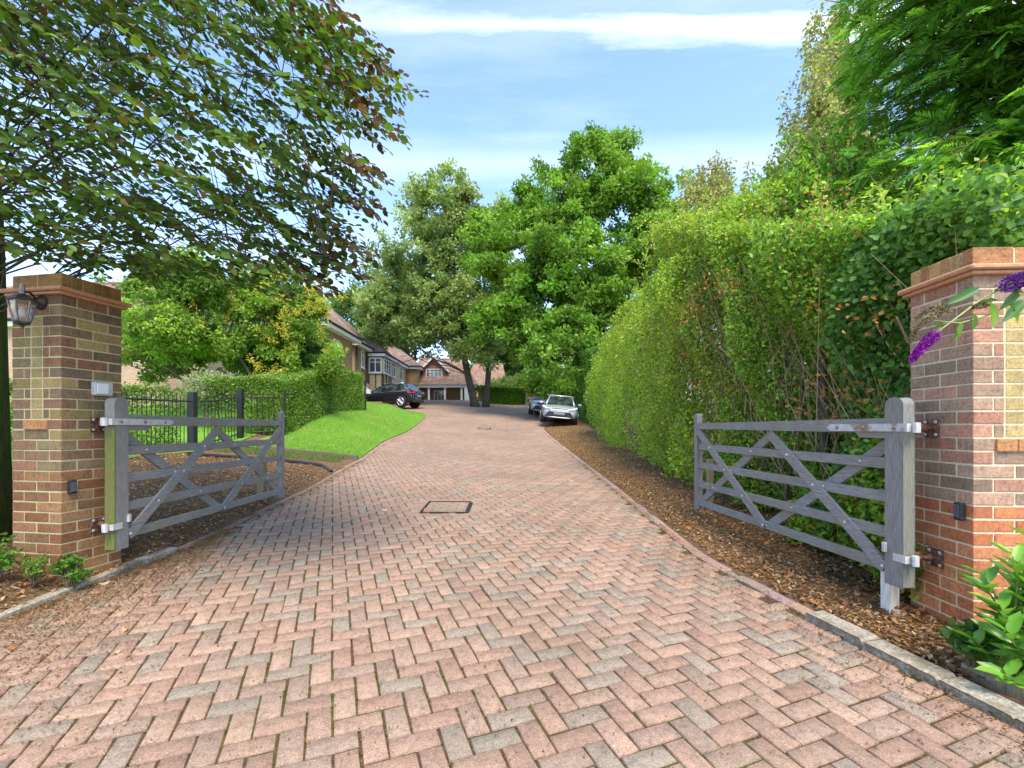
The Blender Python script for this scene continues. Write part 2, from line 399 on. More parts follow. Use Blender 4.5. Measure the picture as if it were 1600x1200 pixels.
M['hb_pink'] = housebrick('pink_brick', (.52, .33, .24), (.42, .25, .17), (.52, .43, .34))
M['hb_red'] = housebrick('red_brick', (.36, .13, .07), (.28, .10, .055), (.38, .30, .22))
M['render_cream'] = mat('cream_render', lambda k: k.princ(k.ramp(k.noise(3, 4), [(.3, (.50, .40, .22)), (.7, (.60, .49, .29))]), .9, None, .1))
M['beam'] = mat('brown_timber', lambda k: k.princ(k.ramp(k.noise(6, 4), [(.3, (.07, .05, .03)), (.7, (.14, .10, .065))]), .85, None, .15))
M['cladding'] = mat('orange_timber', lambda k: k.princ(k.ramp(k.noise(4, 4, sc=(1, 1, 9)), [(.3, (.42, .23, .07)), (.7, (.62, .37, .14))]), .85, None, .15))
M['flower'] = mat('purple_flower', lambda k: k.princ(k.tone(), .7, None, .2))

# ------------------------------------------------------------------ terrain
def sm(a, b, x):
    t = np.clip((np.asarray(x, float)-a)/(b-a), 0, 1); return t*t*(3-2*t)
_ys = np.linspace(-30, 300, 3301)
_sl = .05+.055*sm(15, 22, _ys)-.085*sm(44, 52, _ys)
_P = np.concatenate([[0], np.cumsum((_sl[1:]+_sl[:-1])/2*np.diff(_ys))]); _P -= np.interp(2.8, _ys, _P)
XLy = [-8, 0, 2.9, 4.1, 7.5, 9.5, 10.8, 14, 18, 22, 25, 27, 29, 30.5, 31, 46]
XLx = [-5.6, -3.7, -3.2, -3.06, -3.22, -3.42, -3.48, -3.85, -4.0, -4.3, -4.55, -4.9, -5.8, -8, -10.2, -10.2]
XRy = [-8, 1, 1.97, 2.22, 2.9, 4.1, 7.6, 16.7, 22, 26, 30, 34, 46]
XRx = [4.5, 2.5, 2.22, 2.13, 1.94, 1.68, 1.66, 1.6, 1.42, 2.4, 5, 8, 8]
def XL(y): return np.interp(y, XLy, XLx)
def XR(y): return np.interp(y, XRy, XRx)
def G(x, y):
    x = np.asarray(x, float); y = np.asarray(y, float)
    p = np.interp(y, _ys, _P)
    p = p + np.clip(-x, 0, 4.5)*.06*sm(7, 17, y)
    dl = np.clip(XL(y)-x, 0, 60); dr = np.clip(x-XR(y), 0, 60)
    near = sm(-1, 2, y)*(1-sm(7, 11, y))
    p = p + np.minimum(dl*.45, .13)*near
    p = p + np.minimum(dl*.09, .3)*(sm(3, 8, y))*(1-sm(24, 28.5, y))
    p = p + np.minimum(dl*.34, .62)*sm(10, 16, y)*(1-sm(23, 28.5, y))
    p = p + np.minimum(dr*.06, .07)
    return p
def g1(x, y): return float(G(x, y))
def sheet(name, X, Y, Z, mat_, mask=None):
    ny, nx = X.shape
    V = np.stack([X, Y, Z], -1).reshape(-1, 3)
    i = np.arange(nx*ny).reshape(ny, nx)
    q = np.stack([i[:-1, :-1], i[:-1, 1:], i[1:, 1:], i[1:, :-1]], -1)
    if mask is not None: q = q[mask]
    q = q.reshape(-1, 4)
    me = bpy.data.meshes.new(name); me.vertices.add(len(V)); me.vertices.foreach_set('co', V.astype(np.float32).ravel())
    me.loops.add(q.size); me.loops.foreach_set('vertex_index', q.astype(np.int32).ravel())
    me.polygons.add(len(q)); me.polygons.foreach_set('loop_start', (np.arange(len(q))*4).astype(np.int32))
    me.update(calc_edges=True); me.polygons.foreach_set('use_smooth', np.ones(len(q), bool)); me.materials.append(mat_)
    o = bpy.data.objects.new(name, me); COL.objects.link(o); o['kind'] = 'structure'; return o
def axis_steps(*seg):
    out = []
    for a, b, st in seg: out += list(np.arange(a, b, st))
    return np.array(out+[seg[-1][1]])
xs = axis_steps((-400, -60, 20), (-60, -12, 1.5), (-12, -6, .3), (-6, 5, .08), (5, 12, .3), (12, 60, 1.5), (60, 400, 20))
ys = axis_steps((-60, -4, 4), (-4, 1.5, .3), (1.5, 12, .08), (12, 32, .2), (32, 60, .7), (60, 300, 12), (300, 900, 60))
X, Y = np.meshgrid(xs, ys)
ind = (X > XL(Y)+.02) & (X < XR(Y)-.02) & (Y < 45)
Z = G(X, Y)-np.where(ind, .045, 0)
Z = Z+np.where(ind | (Y > 30), 0, (np.sin(X*7.3+Y*3.1)*np.sin(Y*5.7-X*2.2)*.012))
sheet('ground', X, Y, Z, M['soil'])
# bed under the pavers: from edge to edge
tt = np.linspace(0, 1, 60); yy = axis_steps((-6, 12, .12), (12, 45, .3))
YY = np.repeat(yy[:, None], 60, 1); XX = XL(YY)+(XR(YY)-XL(YY))*tt[None, :]
ZZ = G(np.clip(XX, XL(YY)+.001, XR(YY)-.001), YY)-.010
sheet('driveway_bed', XX, YY, ZZ, M['joint'])

# pavers in a right-angled herringbone, turned 21 degrees
def drive_pavers():
    c = .1018; a = R(20.9); ca, sa = math.cos(a), math.sin(a)
    # local axes: v runs forward-left, u runs across
    n = 520; ii, jj = np.meshgrid(np.arange(-n//2, n//2), np.arange(-120, n))
    d = (ii-jj) % 4
    H = np.stack([ii[d == 0], jj[d == 0]], 1); Vv = np.stack([ii[d == 3], jj[d == 3]], 1)
    cen = np.concatenate([H+[1.0, .5], Vv+[.5, 1.0]])*c
    half = np.concatenate([np.tile([c, c/2], (len(H), 1)), np.tile([c/2, c], (len(Vv), 1))])
    wx = cen[:, 0]*ca-cen[:, 1]*sa; wy = cen[:, 0]*sa+cen[:, 1]*ca
    ok = (wy > -.5) & (wy < 44.6) & (wx > XL(wy)+.07) & (wx < XR(wy)-.07)
    # opening of the inspection cover
    ok &= ~((np.abs(wx+.85) < .33) & (np.abs(wy-6.12) < .38))
    ok &= ~((np.abs(wx+1.26) < .30) & (np.abs(wy-21.3) < .30))
    # nothing behind the camera's ground
    cen, half, wx, wy = cen[ok], half[ok], wx[ok], wy[ok]; m = len(cen)
    gap = rng.uniform(.0040, .0070, m); ch = .0045
    hx = half[:, 0]-gap; hy = half[:, 1]-gap
    rot = rng.normal(size=m)*.013; off = rng.normal(size=(m, 2))*.0014
    tilt = rng.normal(size=(m, 2))*.010; dz = rng.normal(size=m)*.0014
    V = np.zeros((m, 12, 3))
    def ring(k0, ex, ey, z):
        for q, (sx, sy) in enumerate(((-1, -1), (1, -1), (1, 1), (-1, 1))):
            u = sx*ex; v = sy*ey
            u2 = u-v*rot; v2 = v+u*rot
            U = cen[:, 0]+u2+off[:, 0]; W = cen[:, 1]+v2+off[:, 1]
            x = U*ca-W*sa; y = U*sa+W*ca
            V[:, k0+q, 0] = x; V[:, k0+q, 1] = y
            V[:, k0+q, 2] = G(np.clip(x, XL(y)+.001, XR(y)-.001), y)+z+dz+tilt[:, 0]*u+tilt[:, 1]*v
    ring(0, hx, hy, -.03); ring(4, hx, hy, -ch); ring(8, hx-ch, hy-ch, 0.0)
    faces = [(8, 9, 10, 11)]+[(i, (i+1) % 4, 4+(i+1) % 4, 4+i) for i in range(4)]+[(4+i, 4+(i+1) % 4, 8+(i+1) % 4, 8+i) for i in range(4)]
    T = tone_pick(m, [(.385, .265, .205), (.36, .24, .185), (.40, .285, .22), (.32, .27, .22), (.335, .25, .20), (.29, .255, .21), (.365, .265, .21)],
                  [4, 3.5, 3, 1.8, 2.4, 1.2, 2.5], .06)
    o = quads_object('driveway', V, 12, M['paver'], None, T, faces); o['kind'] = 'structure'
drive_pavers()
def edging():   # one row of blocks laid along each edge
    mb = MB()
    for side, fn in ((-1, XL), (1, XR)):
        y = 4.35 if side < 0 else 2.95
        while y < 28:
            x0 = float(fn(y)); y1 = y+.205; x1 = float(fn(y1))
            d = np.array([x1-x0, y1-y]); L = np.linalg.norm(d); d /= L; nrm = np.array([d[1], -d[0]])*(1 if side < 0 else -1)
            c = random.choice([(.42, .27, .225), (.33, .27, .24), (.44, .31, .26), (.37, .25, .2)]); c = tuple(v*random.uniform(.9, 1.1) for v in c)+(1,)
            z = g1(x0+.05*(-side), y)+random.uniform(-.002, .004)
            sl = (g1(x1-.05*side, y1)-g1(x0-.05*side, y))/L
            def Mx(p, x0=x0, y=y, d=d, nrm=nrm, z=z, sl=sl): q = np.array([x0, y])+d*p[0]+nrm*p[1]; return (q[0], q[1], z+p[2]+sl*p[0])
            mb.box(.003, L-.004, -.03, .07, -.06, .006, c, .004, Mx)
            y = y1
    o = mb.build('driveway_edging', M['paver']); o['kind'] = 'structure'
edging()
# lawn and the garden lawn behind the railings
HX0, HY0, HX1, HY1 = -5.95, 12.2, -6.0, 18.6        # hedge line
yy = axis_steps((10.75, 30, .15)); tt = np.linspace(0, 1, 40)
YY = np.repeat(yy[:, None], 40, 1); rl = XL(YY)-.03
ll = np.interp(YY, [10.7, 12.2, 18.6, 22, 30], [-6.3, -6.1, -6.1, -7.5, -9.5]); XX = ll+(rl-ll)*tt[None, :]
sheet('lawn', XX, YY, G(XX, YY)+.02, M['lawn'], (XX < rl+1)[:-1, :-1] & ((rl-ll) > .2)[:-1, :-1])
X, Y = np.meshgrid(np.arange(-40, -6.35, .5), np.arange(6, 26, .5))
sheet('garden_lawn', X, Y, G(X, Y)+.015, M['lawn'])
def blades(name, n, fx, fy, h, cols, label, cat, msk=None):
    y = fy(n); x = fx(n, y)
    if msk is not None:
        k = msk(x, y); x, y = x[k], y[k]; n = len(x)
    P = np.stack([x, y, G(x, y)+.012], 1)
    A = unit(np.stack([rng.normal(size=n)*.35, rng.normal(size=n)*.35, np.ones(n)], 1)); N = rand_dir(n)
    o = leaves(name, P, A, N, h*rng.uniform(.6, 1.3, n), .011, tone_pick(n, cols), M['grass'], shape='strip')
    return tag(o, label, cat, None, 'stuff')
def lx(n, y):
    r = XL(y)-.05; l = np.interp(y, [10.7, 12.2, 18.6, 22, 30], [-6.1, -5.95, -5.95, -7.3, -9.3]); return l+(r-l)*rng.random(n)
blades('grass', 60000, lx, lambda n: 10.8+19*rng.random(n)**1.5, .045, [(.12, .29, .025), (.18, .37, .035), (.29, .45, .08), (.36, .38, .14)],
       'short bright green grass of the sloping lawn beside the drive', 'grass')
blades('rough_grass', 5000, lambda n, y: -6.3+2.6*rng.random(n), lambda n: 9.9+.8*rng.random(n), .05, [(.16, .22, .05), (.25, .27, .10), (.08, .2, .03)],
       'rough patchy grass strip in front of the timber lawn edge', 'grass')

# kerbs
def kerb_run(name, pts, width, height, seglen, mat_, ch=.006):
    mb = MB(); pts = np.array(pts, float)
    for i in range(len(pts)-1):
        a, b = pts[i], pts[i+1]; L = np.linalg.norm(b-a); d = (b-a)/L; nrm = np.array([d[1], -d[0]]); k = max(1, round(L/seglen))
        for j in range(k):
            s0, s1 = L*j/k+.003, L*(j+1)/k-.003
            za = g1(*(a+d*s0+nrm*width/2)); zb = g1(*(a+d*s1+nrm*width/2)); dz = random.uniform(-.006, .006)
            def Mx(p): q = a+d*p[0]+nrm*p[1]; t = (p[0]-s0)/(s1-s0); return (q[0], q[1], za*(1-t)+zb*t+p[2]+dz)
            mb.box(s0, s1, 0, width, -.12, height, (1, 1, 1, 1), ch, Mx)
    o = mb.build(name, mat_); o['kind'] = 'structure'; return o
kerb_run('kerb', [(-3.75, 1.0), (-3.27, 2.85), (-3.13, 4.3)], .085, .022, .55, M['kerb'])
kerb_run('kerb_stones', [(2.35, .9), (2.19, 1.97), (2.12, 2.25), (1.93, 2.95)], -.105, .05, .45, M['kerb'], .012)

# ------------------------------------------------------------------ inspection cover and drain
def fillet(x, y, w_, d_):
    m = MB(); sl = .05 if y < 15 else .1
    for (a, b, c, d) in ((-w_-.13, -w_, -d_-.13, d_+.13), (w_+.031, w_+.15, -d_-.13, d_+.13), (-w_, w_+.03, -d_-.13, -d_-.021), (-w_, w_+.03, d_, d_+.13)):
        m.box(a, b, c, d, -.04, -.0035, (.37, .28, .23, 1), .002, lambda p: (p[0], p[1], p[2]+sl*p[1]))
    o = m.build('driveway_cut_blocks', M['paver']); o.location = (x, y, g1(x, y)); o['kind'] = 'structure'
fillet(-.85, 6.12, .29, .33)
def cover(x, y, w_, d_, label, name='inspection_cover'):
    t = empty(name, (x, y, g1(x, y)), 0, label, 'drain cover')
    sl = .05 if y < 15 else .1
    Mx = lambda p: (p[0], p[1], p[2]+sl*p[1])
    mb = MB(); e = .013
    for (a, b, c, d) in ((-w_, w_, -d_, -d_+e), (-w_, w_, d_-e, d_), (-w_, -w_+e, -d_+e, d_-e), (w_-e, w_, -d_+e, d_-e)):
        mb.box(a, b, c, d, -.05, .010, M=Mx)
    mb.box(w_, w_+.03, -d_-.02, d_*.7, -.03, .014, M=Mx)
    mb.build('frame', M['black_iron'], t)
    mb = MB(); c = .1055; k = 0
    nx = max(2, int(2*w_/.2)); ny = max(2, int(2*d_/.105))
    for j in range(ny):
        sx = (j % 2)*.1
        xx = -w_+e+.012
        while xx < w_-e-.02:
            x1 = min(xx+(.1 if (xx < -w_+e+.02 and j % 2) else .2), w_-e-.01)
            y0 = -d_+e+.01+j*(2*d_-2*e-.02)/ny
            cc = tuple(v*random.uniform(.85, 1.05) for v in random.choice([(.36, .26, .20), (.32, .27, .21), (.34, .25, .19)]))+(1,)
            mb.box(xx+.003, x1-.003, y0+.003, y0+(2*d_-2*e-.02)/ny-.003, -.03, .002, cc, .003, Mx); xx = x1
    mb.build('paver_inlay', M['paver'], t)
    mb = MB(); mb.box(-w_+e, w_-e, -d_+e, d_-e, -.045, -.012, M=Mx); mb.build('tray', M['joint'], t)
cover(-.85, 6.12, .29, .33, 'recessed drain cover with rusty black rim in the middle of the near drive')
cover(-1.26, 21.3, .27, .27, 'small dark drain cover far up the drive near the lawn tip')

# ------------------------------------------------------------------ brick piers
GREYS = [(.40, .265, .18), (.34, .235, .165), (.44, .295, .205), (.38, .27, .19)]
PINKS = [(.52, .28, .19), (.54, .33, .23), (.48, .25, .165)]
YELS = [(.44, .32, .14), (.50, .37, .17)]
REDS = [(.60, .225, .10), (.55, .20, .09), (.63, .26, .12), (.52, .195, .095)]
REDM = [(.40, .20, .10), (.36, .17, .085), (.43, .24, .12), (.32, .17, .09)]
def pier(corner, ang, z0, flip, label, mossy, lbase):
    t = empty('brick_pier', (corner[0], corner[1], z0), -ang, label, 'gate pier', 'brick gate piers')
    S = .44; nC = 28; nR = 11; fx = -1 if flip else 1
    Mx = (lambda p: (-p[0], p[1], p[2])) if flip else (lambda p: tuple(p))
    mb = MB(); mo = MB(); pn = MB()
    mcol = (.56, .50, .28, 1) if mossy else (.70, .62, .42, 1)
    mo.box(.0035, S-.0035, .0035, S-.0035, 0, nC*.075, mcol, M=Mx)
    mo.build('mortar_core', M['mortar'], t)
    for k in range(nC):
        z = k*.075+.008; z1 = (k+1)*.075-.002
        panel = 16 <= k <= 25
        br = []
        if k % 2 == 0:
            for (a, b) in ((0, .1025), (.3375, .44)):
                br += [(a, b, 0, .215), (a, b, .225, .44)]
            if panel: br += [(.1125, .162, 0, .1025), (.278, .3275, 0, .1025)]
            else: br.append((.1125, .3275, 0, .1025))
            br.append((.1125, .3275, .3375, .44))
        else:
            if panel: br += [(0, .162, 0, .1025), (.278, .44, 0, .1025)]
            else: br += [(0, .215, 0, .1025), (.225, .44, 0, .1025)]
            br += [(0, .215, .3375, .44), (.225, .44, .3375, .44), (0, .1025, .1125, .3275), (.3375, .44, .1125, .3275)]
        for (a, b, c, d) in br:
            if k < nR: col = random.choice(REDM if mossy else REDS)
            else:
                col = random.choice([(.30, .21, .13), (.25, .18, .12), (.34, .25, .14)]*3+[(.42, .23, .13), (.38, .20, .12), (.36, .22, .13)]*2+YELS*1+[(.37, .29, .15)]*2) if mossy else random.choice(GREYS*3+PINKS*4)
            sc = random.uniform(.8, 1.12)*(.74 if mossy else .95)  # mossy pier: moss tones, also darkened to paint in the canopy's shade
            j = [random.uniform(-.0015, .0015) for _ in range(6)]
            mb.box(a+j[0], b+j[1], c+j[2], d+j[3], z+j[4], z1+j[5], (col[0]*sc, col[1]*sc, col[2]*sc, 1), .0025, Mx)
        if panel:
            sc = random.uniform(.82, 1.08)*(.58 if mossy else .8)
            pn.box(.173, .267, .0012, .11, z, z1, (.66*sc, .50*sc, .22*sc, 1), .002, Mx)
    mb.build('brickwork', M['brick'], t)
    pn.build('panel_bricks', M['brick'], t)
    sl = MB()
    for a, b in ((.115, .222), (.226, .325)):
        sl.box(a, b, -.014, .09, 15*.075+.004, 16*.075-.002, (.50, .25, .11, 1), .003, Mx)
    sl.build('sill', M['brick'], t)
    zt = nC*.075
    mb = MB(); mb.box(-.03, S+.03, -.03, S+.03, zt, zt+.022, ch=.006, M=Mx); mb.box(-.05, S+.05, -.05, S+.05, zt+.0225, zt+.052, ch=.008, M=Mx)
    mb.build('moulding', M['terracotta'], t)
    mb = MB(); kk = 6
    for i in range(kk):
        y0 = i*S/kk
        for a, b in ((0, .216), (.222, .44)):
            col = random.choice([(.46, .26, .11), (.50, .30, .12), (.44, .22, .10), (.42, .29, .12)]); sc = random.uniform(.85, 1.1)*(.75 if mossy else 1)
            mb.box(a, b, y0+.003, y0+S/kk-.003, zt+.0525, zt+.155+random.uniform(-.002, .002), (col[0]*sc, col[1]*sc, col[2]*sc, 1), .003, Mx)
    mb.build('capping', M['brick'], t)
    mo = MB(); mo.box(.005, S-.005, .005, S-.005, zt+.0525, zt+.150, mcol, M=Mx); mo.build('capping_mortar', M['mortar'], t)
    return t, Mx
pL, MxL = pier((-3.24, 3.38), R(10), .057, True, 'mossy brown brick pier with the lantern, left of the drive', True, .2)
pR, MxR = pier((2.55, 2.60), R(3), -.06, False, 'brick pier with bright red lower courses, right of the drive', False, 0)
def hinge_plate(p, Mx, y, z):
    h = MB(); h.box(-.008, -.0005, y-.055, y+.055, z-.055, z+.055, ch=.002, M=Mx)
    o = h.build('hinge_plate', M['rust'], p)
    for dy in (-.038, .038):
        for dz in (-.038, .038):
            b = MB(); b.box(-.018, -.0085, y+dy-.009, y+dy+.009, z+dz-.009, z+dz+.009, ch=.003, M=Mx); b.build('bolt', M['galv'], o)
    k = MB(); pts = [Mx(np.array(q)) for q in ((-.008, y, z), (-.06, y, z), (-.10, y-.01, z+.004), (-.135, y-.03, z))]
    k.tube(pts, [.014, .013, .013, .012], 8)
    pts = [Mx(np.array(q)) for q in ((-.135, y-.03, z-.035), (-.135, y-.03, z+.04))]
    k.tube(pts, .013, 8)
    pts = [Mx(np.array(q)) for q in ((-.045, y, z-.02), (-.045, y, z+.022))]; k.tube(pts, .02, 6)
    k.build('hinge_hook', M['rust'], o, True)
hinge_plate(pR, MxR, .27, 1.255); hinge_plate(pR, MxR, .24, .475)
hinge_plate(pL, MxL, .25, 1.165); hinge_plate(pL, MxL, .25, .395)

# things fixed to the piers
def on_pier(p, name, y, z, label, cat, group=None, front=False):
    """Empty on the inner (or front) face of a pier, x pointing out of the face"""
    e = empty(name, (0, 0, 0), 0, label, cat, group)
    rz = p.rotation_euler[2]; s = -1 if p is pL else 1
    lx, ly = (0, y) if not front else (s*y, 0)
    c, sn = math.cos(rz), math.sin(rz)
    e.location = (p.location[0]+lx*c-ly*sn, p.location[1]+lx*sn+ly*c, p.location[2]+z)
    e.rotation_euler = (0, 0, rz+(0 if s < 0 else math.pi) if not front else rz-math.pi/2)
    return e
e = on_pier(pL, 'switch_box', .27, 1.44, 'pale grey wall switch box on the inner face of the left pier', 'switch box')
mb = MB(); mb.box(.001, .04, -.07, .07, -.052, .052, ch=.006); mb.build('housing', M['grey_plastic'], e)
mb = MB(); mb.box(.0405, .047, -.058, .03, -.04, .04, ch=.003); mb.build('rocker', M['white'], e)
mb = MB(); mb.box(.0405, .043, .036, .062, -.04, .04, ch=.001); mb.build('side_plate', M['grey_plastic'], e)
for p, y, z, lab in ((pL, .062, .71, 'small black gate sensor on the left pier below the switch box'), (pR, .068, .785, 'small black gate sensor on the red courses of the right pier')):
    e = on_pier(p, 'gate_sensor', y, z, lab, 'sensor', 'black gate sensors on the piers')
    mb = MB(); mb.box(.001, .03, -.026, .026, -.05, .05, ch=.006); mb.build('housing', M['black_plastic'], e)
    mb = MB(); mb.box(.0305, .034, -.018, .018, -.035, .038, ch=.002); mb.build('lens', M['window'], e)

def lantern(p, y, z, label, arm=(.20, -.03)):
    e = on_pier(p, 'wall_lantern', y, z, label, 'wall lantern', 'wall lanterns on the piers', True)
    mb = MB(); n = 14
    mb.tube([(0, 0, 0), (.012, 0, 0), (.03, 0, 0), (.05, 0, 0)], [.052, .052, .036, .02], n); mb.build('back_plate', M['darkmetal'], e, True)
    ox, oy = arm
    mb = MB(); P = []
    for i in range(12):
        t = i/11; P.append((.03+t*(ox-.03), oy*t, .0+.035*math.sin(t*math.pi)+.02*t))
    mb.tube(P, .008, 6)
    P = [(.03+(ox-.05)*t, oy*t, -.02+.03*math.sin(t*math.pi*1.5)) for t in np.linspace(0, 1, 10)]; mb.tube(P, .006, 6)
    mb.build('bracket', M['darkmetal'], e, True)
    zt = .0
    def ring4(r, z): return [(ox+r*math.cos(a+math.pi/6), oy+r*math.sin(a+math.pi/6), z) for a in np.arange(6)*math.pi/3]
    def loft(rings, caps=True):
        m = MB(); vs = sum(rings, []); k = 6; fs = [(i*k+a, i*k+(a+1) % k, (i+1)*k+(a+1) % k, (i+1)*k+a) for i in range(len(rings)-1) for a in range(k)]
        if caps: fs += [tuple(range(k-1, -1, -1)), tuple((len(rings)-1)*k+a for a in range(k))]
        m.add(vs, fs); return m
    loft([ring4(.085, -.035), ring4(.078, -.028), ring4(.03, .012), ring4(.016, .016)]).build('lantern_roof', M['darkmetal'], e)
    loft([ring4(.014, .016), ring4(.016, .055), ring4(.011, .085)]).build('finial', M['pewter'], e)
    a, b = ring4(.070, -.037), ring4(.043, -.175)
    g = MB(); vs = ring4(.067, -.037)+ring4(.040, -.175); g.add(vs, [(i, (i+1) % 6, 6+(i+1) % 6, 6+i) for i in range(6)])
    g.build('glass', M['glass_thin'], e)
    fr = MB()
    for i in range(6):
        fr.tube([a[i], b[i]], .0058, 5); fr.tube([b[i], b[(i+1) % 6]], .006, 5); fr.tube([a[i], a[(i+1) % 6]], .005, 5)
    fr.build('frame', M['pewter'], e)
    loft([ring4(.046, -.178), ring4(.04, -.192), ring4(.014, -.2), ring4(.01, -.215)]).build('base', M['darkmetal'], e)
    bl = MB(); bl.tube([(ox, oy, -.15), (ox, oy, -.12), (ox, oy, -.07)], [.018, .024, .012], 8); bl.build('bulb', M['white'], e, True)
    return e
lantern(pL, .17, 2.045, 'black and pewter lantern on the front of the left pier', (.17, .075))
lantern(pR, .40, 2.03, 'wall lantern at the right picture edge, almost hidden by the purple bush', (.17, .02))

# ------------------------------------------------------------------ gates
def gate(p0, p1, zb, s, label):
    """p0 hinge end, p1 shutting end; s = side the face looks to (+1 right of travel direction)"""
    p0 = np.array(p0); p1 = np.array(p1); L = np.linalg.norm(p1-p0); ang = math.atan2(p1[1]-p0[1], p1[0]-p0[0])
    t = empty('timber_gate', (p0[0], p0[1], zb), ang, label, 'gate', 'five-barred gates')
    # local x along the gate; y = -s is the face towards the drive
    F = lambda p: (p[0], -s*p[1], p[2])
    def rnd_top(w0, w1, z0, z1, th, mat_, nm):
        r = (w1-w0)/2; c = (w0+w1)/2; poly = [(w0, z0), (w1, z0)]+[(c+r*math.cos(a), z1-r*.75+r*.75*math.sin(a)) for a in np.linspace(0, math.pi, 11)]
        m = MB(); m.prism(poly, -th/2, th/2, 1, M=F); return m.build(nm, mat_, t, bevel=.005)
    rnd_top(0, .118, 0, 1.138, .075, M['gate_stile' if s > 0 else 'gate_stile_dry'], 'hanging_stile')
    rnd_top(L-.06, L, .012, 1.118, .066, M['gate_stile'], 'shutting_stile')
    m = MB(); m.prism([(.119, .895), (.33, .897), (.36, .93), (L-.061, .945), (L-.061, 1.003), (.119, 1.012)], -.028, .028, 1, M=F)
    m.build('top_rail', M['gate_wood'], t, bevel=.004)
    for z in (.735, .525, .305, .093):
        m = MB(); m.box(.119, L-.061, -.012, .012, z-.035, z+.035, ch=.003, M=F); m.build('rail', M['gate_wood'], t)
    def brace(a, b, y0, y1):
        a = np.array(a); b = np.array(b); d = (b-a)/np.linalg.norm(b-a); n = np.array([-d[1], d[0]])*.036
        m = MB(); m.prism([tuple(a+n), tuple(b+n), tuple(b-n), tuple(a-n)], y0, y1, 1, M=F); return m.build('brace', M['gate_wood'], t, bevel=.003)
    mid = L*.5
    # front braces rise from the hinge foot to the middle and from the middle foot to the far top
    brace((.135, .085), (mid-.06, .90), .0125, .034); brace((mid+.02, .085), (L-.075, .915), .0125, .034)
    brace((.135, .865), (mid+.0, .10), -.034, -.0125); brace((mid-.02, .90), (L-.075, .11), -.034, -.0125)
    # coach bolts
    for z in (.735, .525, .305, .093):
        for tt_, (a, b) in ((0, ((.135, .085), (mid-.06, .90))), (1, ((mid+.02, .085), (L-.075, .915)))):
            u = a[0]+(b[0]-a[0])*(z-a[1])/(b[1]-a[1])
            bm = MB(); bm.tube([F((u, .034, z)), F((u, .038, z)), F((u, .042, z))], [.011, .010, .004], 8); bm.build('coach_bolt', M['galv'], t)
        for (a, b) in (((.135, .865), (mid, .10)), ((mid-.02, .90), (L-.075, .11))):
            u = a[0]+(b[0]-a[0])*(z-a[1])/(b[1]-a[1])
            bm = MB(); bm.tube([F((u, .0125, z)), F((u, .017, z)), F((u, .021, z))], [.011, .010, .004], 8); bm.build('coach_bolt', M['galv'], t)
    h = MB(); zz = .958
    for y0, y1 in ((.0385, .045), (-.045, -.0385)):
        h.prism([(-.03, zz-.024), (.57, zz-.024), (.60, zz), (.57, zz+.024), (-.03, zz+.024)], y0, y1, 1, M=F)
    h.prism([(-.035, zz-.024), (-.0305, zz-.024), (-.0305, zz+.024), (-.035, zz+.024)], -.045, .045, 1, M=F)
    h.tube([F((-.05, 0, zz-.03)), F((-.05, 0, zz+.03))], .02, 8)
    o = h.build('strap_hinge', M['galv'], t)
    b = MB()
    for u in (.05, .28, .5):
        b = MB(); b.tube([F((u, .045, zz)), F((u, .050, zz)), F((u, .054, zz))], [.012, .011, .004], 8); b.build('bolt', M['pewter'], o)
    h = MB(); zz = .175
    for y0, y1 in ((.0385, .044), (-.044, -.0385)): h.prism([(-.02, zz-.022), (.06, zz-.022), (.06, zz+.022), (-.02, zz+.022)], y0, y1, 1, M=F)
    h.prism([(-.025, zz-.022), (-.0205, zz-.022), (-.0205, zz+.022), (-.025, zz+.022)], -.044, .044, 1, M=F)
    h.tube([F((-.045, 0, zz-.03)), F((-.045, 0, zz+.03))], .018, 8)
    h.build('lower_hinge', M['galv'], t)
    h = MB(); h.box(.10, .125, .0385, .06, .19, .25, ch=.003, M=F); h.build('stop_block', M['galv'], t)
    # pads that carry the top rail off the thin bars
    return t
gate((-2.99, 3.50), (-3.00, 6.13), .285, 1, 'grey five-barred timber gate swung open on the left pier')
gate((2.36, 2.80), (2.165, 5.50), .242, -1, 'grey five-barred timber gate swung open on the right pier')

# white channel post under the right gate
t = empty('channel_post', (2.41, 2.97, g1(2.41, 2.97)), R(8), 'dirty white channel post below the hinge end of the right gate', 'post')
m = MB(); m.box(-.055, .065, .02, .03, -.1, .27, ch=.002); m.build('web', M['white_paint'], t)
m = MB(); m.box(-.065, -.0555, -.035, .03, -.1, .27, ch=.002); m.build('side_flange', M['white_paint'], t)
m = MB(); m.box(-.055, .065, -.03, .0195, -.02, .005, ch=.002); m.build('foot_plate', M['white_paint'], t)

def stub(x, y, w_, h, label):
    t = empty('wooden_post', (x, y, g1(x, y)), R(random.uniform(-8, 8)), label, 'post')
    m = MB(); m.box(-w_/2, w_/2, -w_/2, w_/2, -.1, h, ch=.006); m.build('shaft', M['old_wood'], t)
    m = MB(); m.box(-w_*.3, w_*.3, -w_*.3, w_*.3, h+.0005, h+.012, ch=.003); m.build('catch_plate', M['rust'], t)
stub(-3.32, 6.25, .09, .55, 'short weathered stop post in the leafy bed behind the left gate')
stub(2.42, 5.75, .07, .62, 'slim pale stop post by the hedge behind the right gate')

